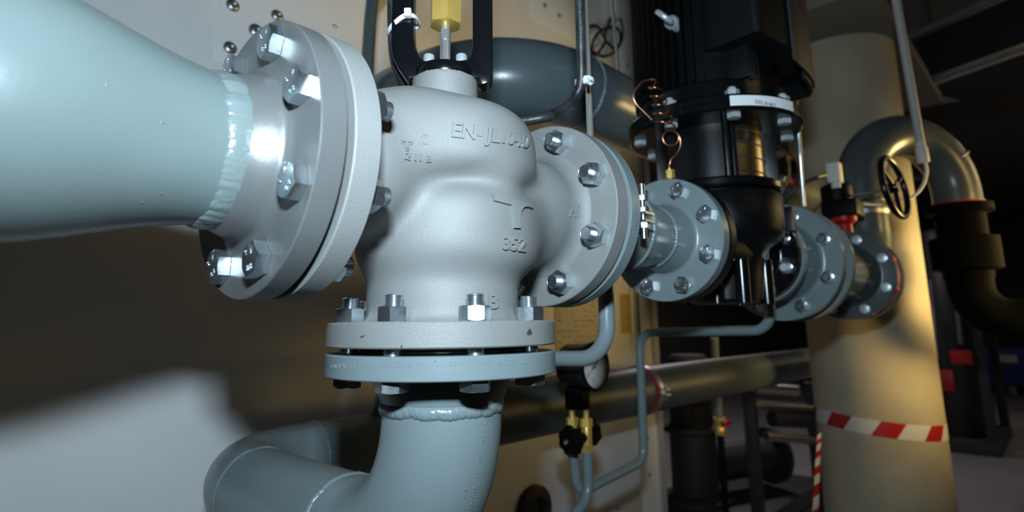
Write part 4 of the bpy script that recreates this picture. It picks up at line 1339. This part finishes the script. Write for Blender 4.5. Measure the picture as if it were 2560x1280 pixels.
# dark machine skids in the distance
def skid(lab, x, y, w, d, h, extra):
    t = thing('machine_rack', lab, 'machine', (x, y, ZF))
    b = MB(); b.box((x, y, ZF+60), (d, w, 116)); b.build('base_frame', 'darkmachine', t, bevel=6)
    for sx in (-1, 1):
        for sy in (-1, 1):
            b = MB(); b.box((x+sx*(d/2-50), y+sy*(w/2-50), ZF+118+(h-118)/2), (80, 80, h-120)); b.build('upright', 'darkmachine', t, bevel=4)
    b = MB(); b.box((x, y, ZF+h+30), (d, w, 56)); b.build('top_frame', 'darkmachine', t, bevel=6)
    for k, (ty, tz, r, hh) in enumerate(extra):
        b = MB(); b.revolve([(0, 0), (r*.8, 0), (r, r*.25), (r, hh-r*.25), (r*.8, hh), (0, hh)], (x-d/5, y+ty, ZF+118+tz), Z, 28); b.build('vessel', 'darkmachine', t, smooth=50)
    return t
m1 = hit(2330, 950, 'z', ZF)
q = at(2350, 940, 7000)
t = skid('tall dark machine rack with vessels right of the concrete column', 7600, 700, 1000, 1400, 2700, ((-230, 0, 190, 2100), (230, 0, 190, 1800)))
for (x, y, w_, h__) in ((2403, 893, 40, 30), (2350, 950, 52, 46)):
    c = hit(x, y, 'x', 6870); b = MB(); b.box(c, (30, w_*4.3, h__*4.3)); b.build('red_panel', 'red', t, bevel=5)
for (x, y0, y1) in ((2335, 700, 900), (2395, 700, 860), (2290, 740, 880)):
    c0, c1 = hit(x-8, y0, 'x', 6850), hit(x+8, y1, 'x', 6850); b = MB(); b.tube([c0, c1], 26, 14); b.build('pipe_run', 'zinc_dull', t, smooth=60)
skid('wide dark machine rack beyond the column on the far right', 10800, -1300, 1500, 1600, 2300, ((-300, 0, 230, 1500), (300, 0, 230, 1700)))
# blue bin on pallet
bb_ = thing('blue_bin', 'large blue plastic bin on a wooden pallet at the far right', 'bin', hit(2530, 985, 'z', ZF))
c = hit(2535, 985, 'z', ZF)
c[0] += 300
b = MB(); b.prism([(-420, 0), (420, 0), (480, 640), (-480, 640)], c+V3(0, 0, 150), Y, Z, X, -350, 350); bo = b.build('tub', 'blue', bb_, bevel=15)
b = MB(); b.box(c+V3(-362, 40, 600), (12, 330, 130)); b.build('label', 'white', bo)
for k in range(5):
    b = MB(); b.box(c+V3(0, -420+k*210, 130), (800, 130, 22)); b.build('pallet_board', 'wood', bb_)
for k in range(3):
    b = MB(); b.box(c+V3(0, -420+k*420, 59), (800, 100, 118)); b.build('pallet_block', 'wood', bb_)
# barrier tape between posts at the back
ft = thing('barrier_tape', 'red and white barrier tape stretched above the blue bin', 'tape', hit(2520, 832, 'x', 9000))
a, b_ = hit(2470, 826, 'x', 8600), hit(2640, 834, 'x', 8600)
for k in range(14):
    p, q = a+(b_-a)*k/14, a+(b_-a)*(k+1)/14
    mb = MB(); mb.box((p+q)/2, (4, abs(q[1]-p[1])*1.0, 55)); mb.build('tape_stripe', 'red' if k % 2 else 'white', ft)
for y_ in (a[1], b_[1]):
    mb = MB(); mb.tube([(8600, y_, ZF), (8600, y_, -250)], 22, 14); mb.build('post', 'darkmachine', ft)

# pipe manifold and pump block behind the lower pipe
mf = thing('steel_manifold', 'bright horizontal steel pipes of a manifold left of the column', 'pipes', (3600, 1000, ZF))
for (x0, y0, x1, y1, d0, r, m_) in ((1885, 968, 1990, 975, 3300, 34, 'steel'), (1880, 1010, 2060, 1022, 3350, 22, 'zinc_dull'), (1930, 1046, 2060, 1052, 3350, 46, 'darkmachine'), (1915, 1090, 2070, 1104, 3350, 26, 'zinc_dull')):
    a, b_ = at(x0, y0, d0), at(x1, y1, d0+120); b = MB(); b.tube([a, b_], r, 20); b.build('manifold_pipe', m_, mf, smooth=60)
for (x, d0) in ((1895, 3330), (2050, 3480)):
    a = at(x, 940, d0); b = MB(); b.box((a[0], a[1]+60, (a[2]+ZF)/2-20), (60, 60, a[2]-ZF-40)); b.build('stand', 'darkmachine', mf, bevel=4)
# drain valve with red lever on its thin pipe
dv = thing('ball_valve', 'thin pipe with small brass ball valve and red lever below the return pipe', 'valve', at(1800, 1080, 2600))
a, b_ = at(1794, 960, 2600), at(1798, 1046, 2600)
b = MB(); b.tube([a+V3(0, 0, 200), b_], 17, 14); b.build('drop_pipe', 'paint', dv, smooth=60)
b = MB(); b.revolve([(0, -60), (20, -60), (24, -48), (24, -30), (19, -22), (19, -12), (25, 0), (25, 14), (0, 14)], b_-V3(0, 0, 10), Z, 20); b.build('ball_body', 'brass', dv)
b = MB(); b.box(at(1816, 1058, 2585), (70, 16, 24)); b.build('lever', 'red', dv, bevel=4)
b = MB(); b.tube([b_-V3(0, 0, 60), V3(b_[0], b_[1], ZF)], 15, 12); b.build('drop_pipe', 'blackmatte', dv, smooth=60)
# floor-standing pump block
pb = thing('floor_pump', 'dark floor-standing pump with upright motor on a concrete plinth behind the pipe', 'pump', hit(1790, 1240, 'z', ZF))
c = V3(3550, 1560, ZF)
b = MB(); b.box(c+V3(250, -150, 60), (1500, 760, 120)); b.build('plinth', 'darkmachine', pb, bevel=10)
b = MB(); b.revolve([(0, 0), (230, 0), (230, 30), (150, 50), (150, 420), (200, 440), (200, 470), (140, 480), (140, 900), (110, 930), (0, 930)], c+V3(-120, -60, 120), Z, 36); b.build('motor', 'darkmachine', pb, smooth=35)
b = MB(); b.tube([c+V3(-120, -60, 330), c+V3(520, -300, 330)], 120, 28); b.build('suction_pipe', 'darkmachine', pb, smooth=60)
for k_, yy_ in enumerate((-300,)):
    b = MB(); b.revolve([(0, 0), (190, 0), (190, 40), (0, 40)], c+V3(520, -300, 330), V3(640, -240, 0), 28); b.build('suction_flange', 'darkmachine', pb)
# lit lamp far behind, seen past the upper pipe
lp = thing('batten_lamp', 'small lit white lamp far behind the thin rod right of the pump', 'lamp', at(1985, 490, 6000))
a, b_ = at(1983, 474, 6000), at(1986, 500, 6000)
b = MB(); b.box((a+b_)/2, (60, 62, 118)); b.build('diffuser', 'lampwhite', lp, bevel=10)
b = MB(); b.box((a+b_)/2+V3(50, 0, 0), (40, 110, 160)); b.build('lamp_housing', 'plaster', lp, bevel=6)
b = MB(); b.box(V3(((a+b_)/2)[0]+50, ((a+b_)/2)[1], (((a+b_)/2)[2]+2200)/2), (20, 20, 2200-((a+b_)/2)[2])); b.build('lamp_stem', 'darkmachine', lp)
